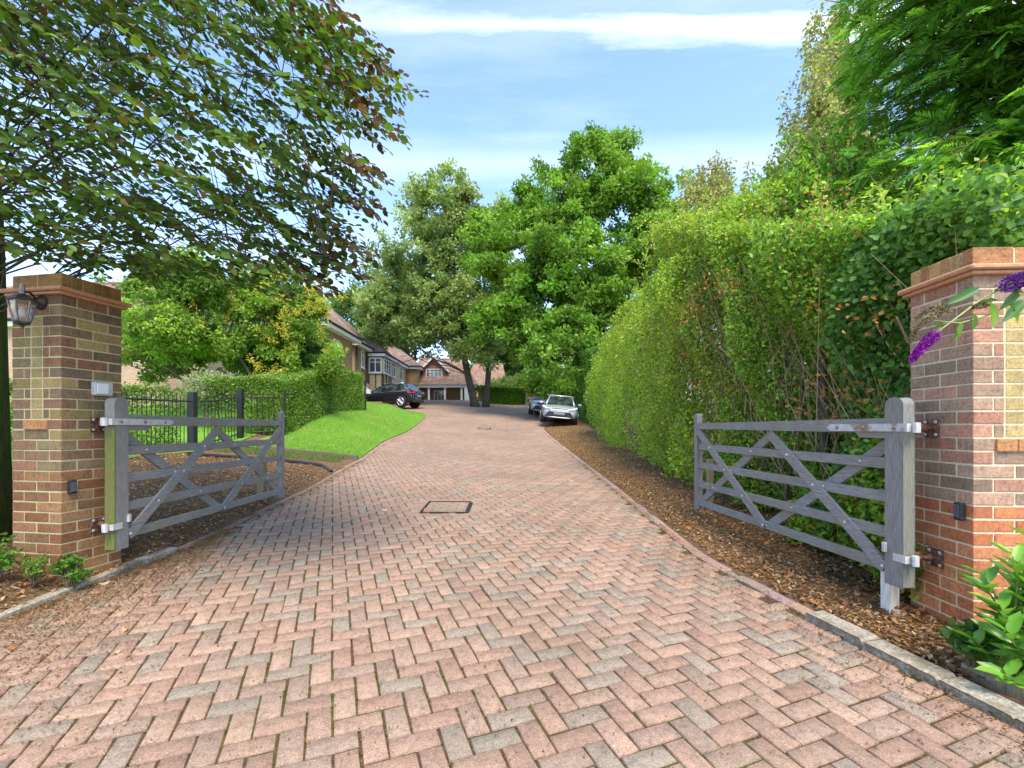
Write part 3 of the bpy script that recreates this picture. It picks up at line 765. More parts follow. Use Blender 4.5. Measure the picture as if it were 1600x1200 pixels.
# timber edges
def beam(name, a, b, w_, h, mat_, label, cat, group=None):
    a = np.array(a, float); b = np.array(b, float); L = np.linalg.norm(b[:2]-a[:2]); ang = math.atan2(b[1]-a[1], b[0]-a[0])
    za, zb = g1(a[0], a[1]), g1(b[0], b[1])
    m = MB(); n = 6
    for i in range(n):
        s0, s1 = L*i/n, L*(i+1)/n
        m.box(s0, s1-.0, -w_/2, w_/2, -.12, h, M=lambda p: (p[0], p[1], p[2]+(zb-za)*p[0]/L+.004*math.sin(p[0]*5)))
    o = m.build(name, mat_, None); o.location = (a[0], a[1], za); o.rotation_euler = (0, 0, ang)
    return tag(o, label, cat, group)
beam('timber_edging', (-5.75, 10.62), (-3.50, 10.70), .09, .10, M['sleeper'], 'dark timber board edging the near end of the lawn', 'edging board')
beam('garden_sleeper', (2.27, 2.35), (2.55, 1.55), .09, .045, M['old_wood'], 'weathered timber sleeper beside the kerb at the right pier foot', 'sleeper')
# low curved bed edging
m = MB(); pts = [(-3.42, 8.9), (-3.75, 9.2), (-4.4, 9.35), (-5.2, 9.3), (-6.2, 9.0)]
m.tube([(x, y, g1(x, y)+.03) for x, y in pts], .035, 6); o = m.build('bed_edging', M['black_iron'], None, True)
tag(o, 'low black curved edging strip around the leaf covered bed', 'edging strip')

# ------------------------------------------------------------------ railings
def railing(pts, h, label, posts=(), endposts=None):
    p0 = pts[0]; t = empty('railing', (p0[0], p0[1], g1(*p0)), 0, label, 'railing', 'black iron railings')
    base = np.array([p0[0], p0[1], g1(*p0)])
    rails = [MB(), MB()]; bars = []
    for a, b in zip(pts[:-1], pts[1:]):
        a = np.array(a); b = np.array(b); L = np.linalg.norm(b-a); n = max(2, int(L/.115))
        for q_, zz in enumerate((.12, h-.13)):
            rails[q_].tube([np.array([*(a+(b-a)*q), g1(*(a+(b-a)*q))+zz])-base for q in np.linspace(0, 1, 5)], .017, 4)
        for i in range(1, n):
            q = a+(b-a)*i/n; g = g1(*q); bars.append(np.array([q[0], q[1], g])-base)
    for q_ in rails: q_.build('rail', M['black_iron'], t)
    bars = bars[:100] if len(bars) > 100 else bars
    bm = MB(); bm.tube([(0, 0, .04), (0, 0, h-.035), (0, 0, h)], [.0085, .0085, .001], 5); me = None
    for b in bars:
        if me is None:
            o = bm.build('bar', M['black_iron'], t); me = o.data
        else: o = bpy.data.objects.new('bar', me); COL.objects.link(o); o.parent = t
        o.location = tuple(b)
    for (x, y, w_) in posts:
        m = MB(); g = g1(x, y); m.box(-w_/2, w_/2, -w_/2, w_/2, -.1, h+.06, ch=.006); o = m.build('post', M['black_iron'], t)
        o.location = tuple(np.array([x, y, g])-base)
    return t
railing([(-6.6, 7.4), (-6.75, 9.9)], 1.15, 'black iron railing seen behind the hinge half of the left gate', [(-6.78, 9.98, .14)])
railing([(-6.72, 10.15), (-6.68, 11.45)], 1.15, 'short black railing panel between the two thick black posts', [(-6.67, 11.55, .12)])
railing([(-6.60, 11.65), (-5.90, 12.2), (-5.93, 15.4), (-5.95, 18.6)], 1.12, 'long black railing running uphill along the clipped hedge by the lawn', [(-5.86, 12.1, .06), (-5.93, 15.4, .05), (-5.86, 18.75, .08)])

# ------------------------------------------------------------------ foliage builders
GREEN_BRIGHT = [(.20, .36, .04), (.15, .30, .035), (.27, .44, .06), (.11, .23, .03)]
GREEN_MID = [(.085, .19, .035), (.06, .15, .03), (.12, .24, .045), (.045, .11, .025)]
GREEN_DARK = [(.09, .20, .035), (.13, .26, .045), (.06, .15, .03), (.17, .32, .06)]
def curve_pts(a, b, sag=.15, n=6, wob=.06):
    a = np.array(a, float); b = np.array(b, float); t = np.linspace(0, 1, n)[:, None]; L = np.linalg.norm(b-a)
    p = a+(b-a)*t; p[:, 2] += (np.sin(t[:, 0]*math.pi)*sag*L); off = rng.normal(size=(n, 3))*wob*L*np.sin(t*math.pi); return p+off
def clump_leaves(cent, rad, nleaf, size, up=.35, droop=0.0):
    """cent (k,3), rad (k,) -> leaf base, axis, normal"""
    k = len(cent); cnt = np.maximum(4, (nleaf*(rad/rad.mean())**2)).astype(int); idx = np.repeat(np.arange(k), cnt); n = len(idx)
    d = rand_dir(n); r = rng.random(n)**.45
    P = cent[idx]+d*(r*rad[idx])[:, None]*np.array([1, 1, .72])
    N = unit(d*.6+rand_dir(n)*.9+np.array([0, 0, up])); A = unit(rand_dir(n)+d*.4+np.array([0, 0, -droop]))
    return P, A, N, idx
def tree(name, base, label, cat, lobes, nclump, crad, nleaf, lsize, cols, wts=None, trunk_r=.3, trunk_pts=None, trunks=None,
         group=None, lift=.35, droop=.1, barkm='bark', nlimb=26, clumpjit=.28, shrink=1.0):
    base = np.array([base[0], base[1], g1(base[0], base[1]) if len(base) < 3 else base[2]])
    t = empty(name, tuple(base), 0, label, cat, group)
    lob = np.array(lobes, float); lob[:, 3:] *= shrink; vol = lob[:, 3]*lob[:, 4]*lob[:, 5]; pr = vol**.75/np.sum(vol**.75)
    ns = max(12, nclump//5); i = rng.choice(len(lob), ns, p=pr); d = rand_dir(ns)
    sc_ = lob[i, :3]+d*lob[i, 3:]*(.45+.50*rng.random(ns))[:, None]; sr = lob[i, 3:].mean(1)*rng.uniform(.14, .36, ns)
    j_ = rng.integers(0, ns, nclump); d = rand_dir(nclump); C = sc_[j_]+d*(sr[j_]*rng.random(nclump)**.4)[:, None]*np.array([1.3, 1.3, .6])
    far_ = rng.random(nclump) < .4; ii_ = rng.choice(len(lob), nclump, p=pr)
    C = np.where(far_[:, None], lob[ii_, :3]+rand_dir(nclump)*lob[ii_, 3:]*(.75+.5*rng.random(nclump))[:, None], C)
    rad = crad*rng.uniform(.45, 1.15, nclump)*np.where(far_, .7, 1)
    P, A, N, idx = clump_leaves(C, rad, nleaf, lsize, lift, droop)
    ct = tone_pick(nclump, cols, wts, clumpjit)[idx]
    T = ct*0.6+tone_pick(len(P), cols, wts, .2)*.4; T[:, 3] = 1
    leaves('crown', P-base, A, N, lsize*rng.uniform(.5, 1.55, len(P)), lsize*rng.uniform(.5, .8, len(P)), T, M['leaf'], t)
    mb = MB()
    if trunks is None:
        top = lob[np.argmax(lob[:, 2]), :3] if trunk_pts is None else np.array(trunk_pts[-1])
        if trunk_pts is None:
            pts = [base+np.array([0, 0, -.3]), base+(top-base)*.3+rng.normal(size=3)*[.15, .15, 0], base+(top-base)*.6, top]
        else: pts = [base+np.array([0, 0, -.3])]+[np.array(p) for p in trunk_pts]
        trunks = [(pts, trunk_r)]
    allp = []
    for pts, tr in trunks:
        pts = np.array(pts, float); tt_ = np.linspace(0, 1, len(pts)); q = np.linspace(0, 1, 14)
        sp = np.stack([np.interp(q, tt_, pts[:, c]) for c in range(3)], 1)
        sp[1:-1] = (sp[:-2]+2*sp[1:-1]+sp[2:])/4
        rr = tr*(1-q*.86); rr[0] *= 1.35
        mb.tube(sp-base, rr, 10); allp += [(sp[j], rr[j]) for j in range(3, 13)]
    mb.build('trunk', M[barkm], t, True)
    lm = MB(); cs = C[rng.choice(nclump, min(nlimb*3, nclump), replace=False)]
    for j, c in enumerate(cs):
        below = [(p, r_) for p, r_ in allp if p[2] < c[2]+.3]
        if not below: below = allp[:1]
        p, r_ = min(below, key=lambda a: np.linalg.norm(a[0]-c)*1+abs((c[2]-a[0][2])-.5*np.linalg.norm(a[0][:2]-c[:2]))*.8)
        r0 = min(r_*.55, .12 if j < nlimb else .05)*rng.uniform(.6, 1)
        q = curve_pts(p, c, .06, 7, .05); lm.tube(q-base, np.linspace(r0, .008, 7), 5, (.13, .105, .08, 1))
    lm.build('branches', M['twig'], t, True)
    return t
def lb(px, py, Y, rx, rz, ry=None):      # lobe centred on a photo position at depth Y
    p = at(px, py, Y); s = Y/FPX; return (p[0], p[1], p[2], rx*s, (ry if ry else rx*s), rz*s)
def hedge(name, label, cat, path, width, hfun, nleaf, lsize, cols, wts, hole=.0, stems=0, stemcol=(.2, .14, .08, 1), group=None, z0=0, wob=.15, shapefn=None, leafm='leaf', up=.3, blend=None):
    """path: list of (x,y) of the visible face; hedge lies to the side 'width' (positive = +x)"""
    path = np.array(path, float); seg = np.linalg.norm(np.diff(path, axis=0), axis=1); cum = np.concatenate([[0], np.cumsum(seg)])
    b = np.array([path[0][0], path[0][1], g1(*path[0])]); t = empty(name, tuple(b), 0, label, cat, group)
    def pos(s): return np.stack([np.interp(s, cum, path[:, 0]), np.interp(s, cum, path[:, 1])], 1)
    n = nleaf
    # more leaves near the start (nearer) handled by caller; uniform here
    s = rng.random(n)*cum[-1]; xy = pos(s); g = G(xy[:, 0], xy[:, 1]); H = np.interp(s, cum, hfun) if not np.isscalar(hfun) else np.full(n, hfun)
    kind = rng.random(n); depth = np.abs(rng.normal(size=n))*.10
    z = z0+rng.random(n)*H
    # bulging, uneven surface
    bl = (np.sin(s*2.1+z*1.7)+np.sin(s*4.7-z*3.1+1.3)+np.sin(s*.9+2*z+.4))*.33*wob
    dx = depth*1.6-bl
    top = kind < .22*abs(width)/1.0
    z = np.where(top, H-depth+rng.normal(size=n)*.05+bl*.6, z); dx = np.where(top, rng.random(n)*abs(width), dx)
    back = kind > .86
    dx = np.where(back, abs(width)*(.5+.5*rng.random(n)), dx)
    sg = np.sign(width)
    if shapefn is not None: dx = dx+shapefn(s, z, H)
    P = np.stack([xy[:, 0]+sg*dx, xy[:, 1], g+z], 1)
    N = unit(np.stack([-sg*np.ones(n)*.5, -.2*np.ones(n), np.full(n, up)], 1)+rand_dir(n)*.9); N[top] = unit(N[top]+np.array([0, 0, .8]))
    A = unit(rand_dir(n)+np.array([0, 0, .1]))
    ph = np.sin(s*1.9+np.sin(z*2.3)*2)*np.sin(z*2.1+s*.7)
    if hole > 0:
        keep = ~((ph > 1-hole*2) & (rng.random(n) < .65) & ~top); P, A, N = P[keep], A[keep], N[keep]; s, z = s[keep], z[keep]
    n = len(P)
    T = tone_pick(n, cols, wts, .2)
    if blend:
        k_ = rng.random(n) < np.clip((s-blend[1])/(blend[2]-blend[1]), 0, 1); T[k_] = tone_pick(n, blend[0], None, .2)[k_]
    leaves('foliage', P-b, A, N, lsize*rng.uniform(.65, 1.35, n), lsize*rng.uniform(.45, .75, n), T, M[leafm], t)
    if stems:
        mb = MB()
        for i in range(stems):
            s_ = rng.random()*cum[-1]; p = pos(np.array([s_]))[0]; g_ = g1(*p); Hh = float(np.interp(s_, cum, hfun)) if not np.isscalar(hfun) else hfun
            x0 = p[0]+sg*rng.uniform(.0, .35); h0 = rng.uniform(.0, .45)*Hh; h1 = min(Hh*.97, h0+rng.uniform(.2, .6)*Hh)
            lean = rng.normal(size=2)*.22
            mid_ = np.array([x0+lean[0]*.3, p[1]+lean[1]*.6, g_+(h0+h1)/2])
            end = np.array([x0-sg*rng.uniform(.1, .45), p[1]+lean[1]*1.6, g_+h1])
            mid_ = mid_+rng.normal(size=3)*[.08, .12, .05]; r0 = rng.uniform(.002, .0065); c = np.array(stemcol[:3])*rng.uniform(.5, 1.6)
            mb.tube(np.array([[x0, p[1], g_+h0], mid_, end])-b, [r0, r0*.75, r0*.3], 4, (*c, 1))
        mb.build('stems', M['twig'], t)
    return t, b

# ------------------------------------------------------------------ left side: clipped hedge, garden shrubs
SH = [(.20, .36, .05), (.26, .42, .06), (.14, .26, .04), (.30, .38, .12), (.09, .17, .03)]
hedge('clipped_hedge', 'clipped green hedge behind the long black railing by the lawn', 'hedge', [(-6.6, 12.0), (-5.82, 12.1), (-5.80, 15.5), (-5.82, 18.6)], -1.4, 1.42, 60000, .055, SH, [3, 3, 2, 1.5, 2], stems=60, wob=.06, z0=.05)
hedge('garden_hedge', 'loose green hedge behind the railing left of the thick black posts', 'hedge', [(-10.5, 9.6), (-8.2, 9.8), (-7.1, 10.2)], -1.0, [1.35, 1.35, 1.3], 15000, .06, SH, None, stems=20, wob=.15, z0=.0)
def bush(name, label, cat, c, r, n, lsize, cols, wts=None, z=None, up=.4, leafm='leaf', stemn=10, shape='diamond', stemc=(.16, .12, .07, 1), group=None, nclump=None, wl=.65):
    gz = g1(c[0], c[1]); b = np.array([c[0], c[1], gz]); t = empty(name, tuple(b), 0, label, cat, group)
    k = nclump or 30; d = rand_dir(k); d[:, 2] = np.abs(d[:, 2])*.9-.1
    C = b+np.array([0, 0, r[2]*.5])+d*np.array(r)*(.35+.55*rng.random(k))[:, None]*np.array([1, 1, .9])
    rad = np.full(k, min(r)*.42)*rng.uniform(.7, 1.3, k)
    P, A, N, idx = clump_leaves(C, rad, n//k, lsize, up)
    P[:, 2] = np.maximum(P[:, 2], G(P[:, 0], P[:, 1])+.02)
    T = tone_pick(k, cols, wts, .2)[idx]*.5+tone_pick(len(P), cols, wts, .2)*.5; T[:, 3] = 1
    leaves('foliage', P-b, A, N, lsize*rng.uniform(.7, 1.3, len(P)), lsize*wl*rng.uniform(.8, 1.2, len(P)), T, M[leafm], t, shape=shape)
    mb = MB()
    for i in range(stemn):
        e_ = C[i % k]; q = curve_pts(b+rng.normal(size=3)*[r[0]*.12, r[1]*.12, 0], e_, .05, 5, .05); mb.tube(q-b, np.linspace(.012 if max(r) > .5 else .005, .003, 5), 5, stemc)
    mb.build('stems', M['twig'], t, True)
    return t
bush('pale_shrub', 'pale silvery green shrub behind the railing under the yellow tree', 'shrub', (-7.9, 12.6), (1.2, .8, 1.35), 9000, .07, [(.38, .42, .27), (.26, .34, .15), (.45, .46, .33)])
bush('dark_shrub', 'dark glossy evergreen shrub under the yellow flowering tree', 'shrub', (-8.0, 16.5), (1.9, 1.4, 2.6), 16000, .11, GREEN_DARK)
bush('clipped_bush', 'rounded bright green bush behind the tail of the black car', 'bush', (-8.0, 36.2), (.95, .9, 1.3), 5000, .10, GREEN_BRIGHT)
tree('garden_tree', (-10.6, 16.5), 'leafy dark green garden tree between the left pier and the yellow flowering tree', 'tree', [lb(250, 540, 16.5, 75, 45), lb(330, 550, 17, 60, 35), lb(215, 480, 16.5, 50, 50), lb(300, 480, 17, 70, 50)], 260, .42, 130, .11, [(.22, .38, .06), (.15, .28, .045), (.32, .47, .08)], None, .1, nlimb=16)
# yellow flowering tree
YG = [(.27, .42, .06), (.19, .33, .05), (.38, .52, .08), (.10, .20, .035)]
lobY = [lb(455, 490, 15, 55, 58), lb(400, 500, 14.5, 65, 55), lb(330, 510, 14, 68, 52), lb(255, 500, 13.5, 65, 65), lb(430, 450, 15, 50, 40), lb(490, 565, 14.5, 42, 34), lb(245, 440, 13.5, 50, 45), lb(330, 440, 14, 60, 40)]
ty = tree('flowering_tree', (-7.6, 14.3), 'spreading garden tree with yellow flower sprays above the hedge', 'tree', lobY, 330, .42, 140, .10, YG, None, .11, nlimb=24, droop=.5,
          trunks=[([(-7.6, 14.3, g1(-7.6, 14.3)-.2), (-7.8, 14.3, 2.6), (-8.6, 14, 4.0)], .09), ([(-7.3, 14.4, g1(-7.6, 14.3)-.2), (-7.0, 14.4, 2.8), (-6.6, 14.8, 4.6)], .09), ([(-8.9, 13.9, g1(-8.9, 13.9)-.2), (-9.4, 13.8, 2.6), (-10.2, 13.6, 3.8)], .06)])
k = 34; cc = np.array([at(rng.uniform(400, 530), rng.uniform(415, 585), rng.uniform(13.2, 14.3)) for _ in range(k)]+[at(rng.uniform(270, 400), rng.uniform(450, 540), rng.uniform(13, 13.8)) for _ in range(10)])
P, A, N, idx = clump_leaves(cc, np.full(len(cc), .3), 80, .07, .5)
ax = unit(rng.normal(size=(len(cc), 3))*[1, .5, .7]+[0, 0, .5])[idx]; P = cc[idx]+ax*rng.uniform(-.35, .35, len(P))[:, None]+rng.normal(size=P.shape)*.045
leaves('flower_sprays', P-np.array(ty.location), A, N, .06, .04, tone_pick(len(P), [(.62, .55, .06), (.70, .50, .08), (.50, .52, .08)]), M['leaf'], ty)

# ------------------------------------------------------------------ big trees up the drive
ALD = [(.32, .41, .14), (.23, .33, .11), (.42, .50, .22), (.14, .22, .06)]
b0 = g1(-2.65, 36)
lobA = [lb(600, 480, 36, 40, 50), lb(585, 540, 38, 24, 25), lb(775, 360, 38, 45, 50), lb(765, 520, 36, 35, 45), lb(690, 320, 36, 62, 52), lb(655, 400, 36, 72, 55), lb(730, 370, 37, 60, 60), lb(625, 480, 35, 60, 50), lb(700, 480, 36, 70, 55), lb(645, 515, 35, 42, 30), lb(740, 545, 35, 42, 30), lb(760, 450, 37, 45, 50), lb(600, 430, 36, 35, 35)]
tree('alder_tree', (-2.65, 36), 'tall grey green tree with twin trunks standing by the drive end', 'tree', lobA, 800, .85, 90, .25, ALD, None, .4, shrink=.88, droop=.2, nlimb=34,
     trunks=[([(-2.75, 36, b0-.3), tuple(at(725, 560, 36)), tuple(at(712, 430, 36)), tuple(at(690, 300, 36))], .33), ([(-2.05, 36.3, b0-.3), tuple(at(765, 560, 36.3)), tuple(at(757, 440, 36.3)), tuple(at(745, 330, 36.3))], .27)])
OAK = [(.22, .40, .05), (.17, .33, .045), (.30, .48, .075), (.12, .23, .03), (.08, .16, .025)]
lobO = [lb(815, 335, 30, 45, 45), lb(760, 375, 30, 35, 45), lb(1075, 400, 30, 35, 60), lb(1040, 350, 31, 45, 50), lb(1045, 470, 31, 40, 60), lb(935, 470, 28, 60, 60), lb(930, 265, 30, 62, 50), lb(870, 320, 30, 75, 60), lb(990, 320, 30, 72, 65), lb(800, 400, 29, 78, 62), lb(900, 420, 28, 95, 75), lb(1010, 400, 29, 62, 62), lb(790, 500, 28, 60, 62), lb(870, 530, 26.5, 85, 55), lb(950, 520, 28, 55, 62), lb(860, 590, 26, 55, 30), lb(960, 225, 31, 38, 25)]
tree('oak_tree', (5.2, 29), 'broad bright green oak filling the middle behind the parked cars', 'tree', lobO, 1300, .75, 95, .23, OAK, [4, 4, 3, 2, 1.2], .5, shrink=.87, droop=.1, nlimb=44,
     trunks=[([(5.2, 29, g1(5.2, 29)-.3), tuple(at(942, 560, 29)), tuple(at(935, 440, 29)), tuple(at(930, 290, 30))], .5), ([(5.2, 29, 4.5), tuple(at(880, 480, 29)), tuple(at(820, 400, 29))], .26), ([(5.2, 29, 6.5), tuple(at(985, 400, 29)), tuple(at(1000, 320, 30))], .26)])
BG = [(.18, .30, .07), (.13, .24, .06), (.25, .37, .10)]
for (px, py, Y, rx, rz, lab) in ((575, 500, 62, 60, 50, 'far green tree rising behind the brown roofs'), (650, 470, 60, 75, 75, 'far tree filling the gap behind the white dormer'), (790, 520, 66, 60, 60, 'far tree showing between the twin trunks and the oak'),
                             (1000, 540, 40, 45, 85, 'tall leafy tree between the oak and the right hedge'), (870, 560, 58, 60, 50, 'far tree behind the parked silver cars')):
    c = at(px, py, Y); tree('broadleaf_tree', (c[0], c[1]), lab, 'tree', [lb(px, py, Y, rx, rz), lb(px-20, py+50, Y-1, rx*.8, rz*.6), lb(px+25, py+35, Y+1, rx*.8, rz*.7)], 260, 1.5, 120, .36, BG, None, .3, group='trees in the background')
# drooping birches behind the hedge
BIR = [(.42, .42, .16), (.34, .36, .13), (.52, .50, .22), (.24, .28, .08)]
def birch(base, targets, label, Y, n, dens, rad=.36, top=None):
    bz = g1(*base); b = np.array([base[0], base[1], bz]); t = empty('birch_tree', tuple(b), 0, label, 'tree', 'weeping birches')
    mb = MB(); top = at(*top)
    tr = curve_pts(b-[0, 0, .2], top, 0, 10, .012); mb.tube(tr-b, np.linspace(.17, .02, 10), 8); mb.build('trunk', M['white_bark'], t, True)
    br = MB(); Ps = []; lim = []
    for (px, py, sx, sy, cnt) in targets:
        for _ in range(cnt):
            e_ = at(px+rng.normal()*sx, py+rng.normal()*sy, Y+rng.normal()*1.2)
            j = np.argmin(np.abs(tr[:, 2]-(e_[2]-.5))); q = curve_pts(tr[j], e_, .12, 6, .04); br.tube(q-b, np.linspace(.03, .005, 6), 4, (.25, .22, .18, 1))
            for m_ in range(7):
                s_ = q[rng.integers(2, 6)]+rng.normal(size=3)*.15; Ld = rng.uniform(.5, 1.5); kk = int(Ld*dens)
                z = np.linspace(0, Ld, kk); sway = rng.normal(size=2)*.18
                hp = np.stack([s_[0]+sway[0]*z+rng.normal(size=kk)*.04, s_[1]+sway[1]*z+rng.normal(size=kk)*.04, s_[2]-z], 1); Ps.append(hp)
                br.tube(hp[[0, kk//2, -1]]-b, [.004, .003, .002], 3, (.2, .15, .1, 1))
    br.build('branches', M['twig'], t)
    P = np.concatenate(Ps); P = P+rng.normal(size=P.shape)*.05; m_ = len(P)
    leaves('crown', P-b, rand_dir(m_)+[0, 0, -.8], rand_dir(m_), (.13 if Y < 17 else .12)*rng.uniform(.7, 1.3, m_), .085, tone_pick(m_, BIR, None, .2), M['leaf'], t)
M['white_bark'] = mat('birch_bark', lambda k: k.princ(k.ramp(k.noise(3, 5, sc=(1, 1, 6)), [(.4, (.08, .07, .06)), (.5, (.55, .52, .47)), (.8, (.66, .64, .6))]), .8, None, .2))
birch((10.2, 16), [(1320, 90, 36, 40, 30), (1280, 180, 36, 40, 34), (1225, 235, 20, 22, 11), (1340, 220, 40, 50, 22), (1240, 320, 45, 25, 14)], 'tall yellowing weeping birch between hedge and dark conifer', 16, 0, 34, top=(1330, 20, 16))
birch((7.4, 18), [(1085, 320, 22, 30, 22), (1125, 290, 22, 28, 16), (1155, 320, 24, 24, 14), (1105, 400, 30, 28, 18)], 'smaller yellowing birch just left of the tall birch', 18, 0, 34, top=(1110, 265, 18))

# ------------------------------------------------------------------ right hand hedges
HB = [(.37, .53, .06), (.29, .46, .055), (.48, .62, .09), (.17, .29, .035), (.46, .38, .14)]
def shp(s, z, H): return -.25*np.sin(np.clip(z/H, 0, 1)*math.pi)+np.clip(z-H*.75, 0, 9)*.5
t1, b1_ = hedge('tall_hedge', 'tall bright green hedge bulging over the leaf litter beyond the right gate', 'hedge', [(2.95, 6.9), (2.95, 9), (3.05, 12), (3.3, 16), (3.6, 19.6)], 2.6, [4.4, 4.6, 4.5, 4.1, 3.4], 150000, .062, HB, [4, 4, 3, 3, 1], hole=.04, stems=260, stemcol=(.26, .18, .09, 1), wob=.48, shapefn=shp)
HM = [(.32, .50, .065), (.23, .41, .055), (.42, .60, .10), (.14, .27, .04), (.09, .18, .03), (.44, .26, .10)]
t2, b2_ = hedge('mixed_hedge', 'scrubby mixed hedge full of bare stems behind the right gate', 'hedge', [(2.85, 2.9), (2.82, 4.0), (2.85, 5.5), (2.92, 7.6), (2.98, 9.4)], 1.6, [2.55, 2.75, 3.2, 4.2, 4.75], 165000, .05, HM, [4, 4, 2.5, 3, 2, .6], hole=.12, stems=330, stemcol=(.36, .26, .15, 1), wob=.48, z0=.05, up=.45, blend=(HB, 2.0, 5.6))
hedge('dark_hedge', 'dark clipped conifer hedge beside the parked silver cars', 'hedge', [(3.9, 21), (3.7, 25), (3.9, 29)], 2, [3.6, 3.7, 3.6], 16000, .13, GREEN_DARK, None, wob=.2)
# stout trunks inside the near hedge
for i, (x, y, r_) in enumerate(((3.15, 3.9, .05), (3.05, 4.5, .045), (3.1, 5.2, .04), (3.2, 6.3, .05))):
    z = g1(x, y); m = MB(); m.tube(np.array([(0, 0, -.1), (.03, .05, .7), (-.02, .12, 1.5), (.05, .1, 2.6)])+rng.normal(size=(4, 3))*.03, [r_*1.3, r_, r_*.8, r_*.4], 8)
    o = m.build('hedge_trunk', M['bark'], t2, True); o.location = tuple(np.array([x, y, z])-b2_)
nn_ = 9000; y_ = rng.uniform(2.75, 4.1, nn_); z_ = rng.uniform(.3, 2.75, nn_)
P = np.stack([2.78+np.abs(rng.normal(size=nn_))*.16-.10*np.sin(z_*4+y_*3), y_, z_], 1)
leaves('rounded_leaves', P-b2_, rand_dir(nn_), unit(rand_dir(nn_)*.8+[-.5, -.5, .5]), .055*rng.uniform(.7, 1.3, nn_), .042, tone_pick(nn_, [(.12, .27, .06), (.17, .34, .08), (.08, .19, .04), (.24, .42, .10)]), M['leaf'], t2, shape='oval')
# cut-back branch stubs showing above the near hedge
for i in range(60):
    mb = MB(); x, y = rng.uniform(2.92, 3.3), rng.uniform(3.3, 6.8); z = g1(x, y)+rng.uniform(1.2, 2.7)
    d = unit(np.array([-.45+rng.normal()*.15, rng.normal()*.4, rng.uniform(.4, 1.2)])); L = rng.uniform(.3, .6); r0 = rng.uniform(.003, .010)
    q = np.array([x, y, z]); mb.tube(np.array([q, q+d*L*.5+rng.normal(size=3)*.03, q+d*L])-b2_, [r0, r0*.9, r0*.6], 5, tuple(np.array([.50, .38, .23])*rng.uniform(.6, 1.2))+(1,)); mb.build('cut_branch', M['twig'], t2)

n = 2600; ph = rng.random(n); x = rng.uniform(2.6, 2.9, n); y = rng.uniform(3.4, 11, n)
cc = np.stack([rng.uniform(2.5, 2.8, 26), rng.uniform(3.3, 10, 26), rng.uniform(1.0, 3.2, 26)], 1)
P, A, N, _ = clump_leaves(cc, rng.uniform(.12, .4, 26), 34, .04, .2)
leaves('dead_leaves', P-b2_, A, N, .045, .03, tone_pick(len(P), [(.40, .17, .06), (.30, .14, .06), (.45, .25, .10)]), M['leaf'], t2)
for (c_, r_, lab) in (((4.7, 4.5), (1.3, 1.6, 2.0), 'dark evergreen mass rising behind the mossy board fence near the pier'), ((4.6, 7.9), (1.5, 1.8, 4.2), 'dark evergreen mass behind the scrubby hedge further up')):
    bush('evergreen_shrub', lab, 'shrub', c_, r_, 34000, .07, GREEN_DARK, nclump=60, group='evergreens behind the scrubby hedge')
# board fence behind the near hedge
t = empty('board_fence', (3.75, 2.7, g1(3.75, 2.7)), R(90), 'mossy board fence half hidden behind the scrubby hedge', 'fence')
m = MB()
for i in range(38): m.box(i*.15+.004, i*.15+.146, 0, .02, .02, 1.7+random.uniform(-.005, .005), M=lambda p: (p[0], p[1]+.0, p[2]+.05*p[0]))
m.build('boards', M['fence_wood'], t)
m = MB()
for i in range(4): m.box(i*1.85, i*1.85+.09, -.09, -.001, -.1, 1.75, M=lambda p: (p[0], p[1], p[2]+.05*p[0]))
m.build('fence_posts', M['fence_wood'], t)

tree('hazel_tree', (4.9, 9.6), 'lime green leafy tree rising just behind the tops of the right hedges', 'tree', [lb(1150, 395, 9.3, 70, 55), lb(1230, 350, 9.0, 70, 55), lb(1310, 320, 8.6, 65, 60), lb(1080, 420, 10.5, 50, 40), lb(1370, 330, 8.2, 50, 60), lb(1200, 310, 9.2, 35, 30)], 420, .30, 75, .085, HB, [4, 4, 3, 2, .6], .1, nlimb=24, droop=.3)
cc = np.stack([rng.uniform(2.75, 3.6, 70), rng.uniform(3.4, 11, 70)], 1); P = []; A = []
for x, y in cc:
    H_ = float(np.interp(y, [2.9, 4, 5.5, 7.6, 9.4, 12], [2.55, 2.75, 3.2, 4.2, 4.7, 4.5])); z = g1(x, y)+H_-.15; L = rng.uniform(.25, .75); e_ = np.array([x+rng.normal()*.2, y+rng.normal()*.2, z+L]); q = curve_pts((x, y, z), e_, .0, 6, .06)
    mb = MB(); mb.tube(q-b2_, np.linspace(.006, .002, 6), 4, (.30, .24, .12, 1)); mb.build('top_shoot', M['twig'], t2)
    for k in range(26):
        u = rng.uniform(0, 5); a = int(min(4, u)); P.append(q[a]+(q[a+1]-q[a])*(u-a)+rng.normal(size=3)*.03); A.append(unit(rng.normal(size=3)+[0, 0, .4]))
P = np.array(P)
leaves('shoot_leaves', P-b2_, np.array(A), rand_dir(len(P)), .06*rng.uniform(.7, 1.3, len(P)), .035, tone_pick(len(P), HB, [4, 4, 4, 1, .5], .15), M['leaf'], t2)

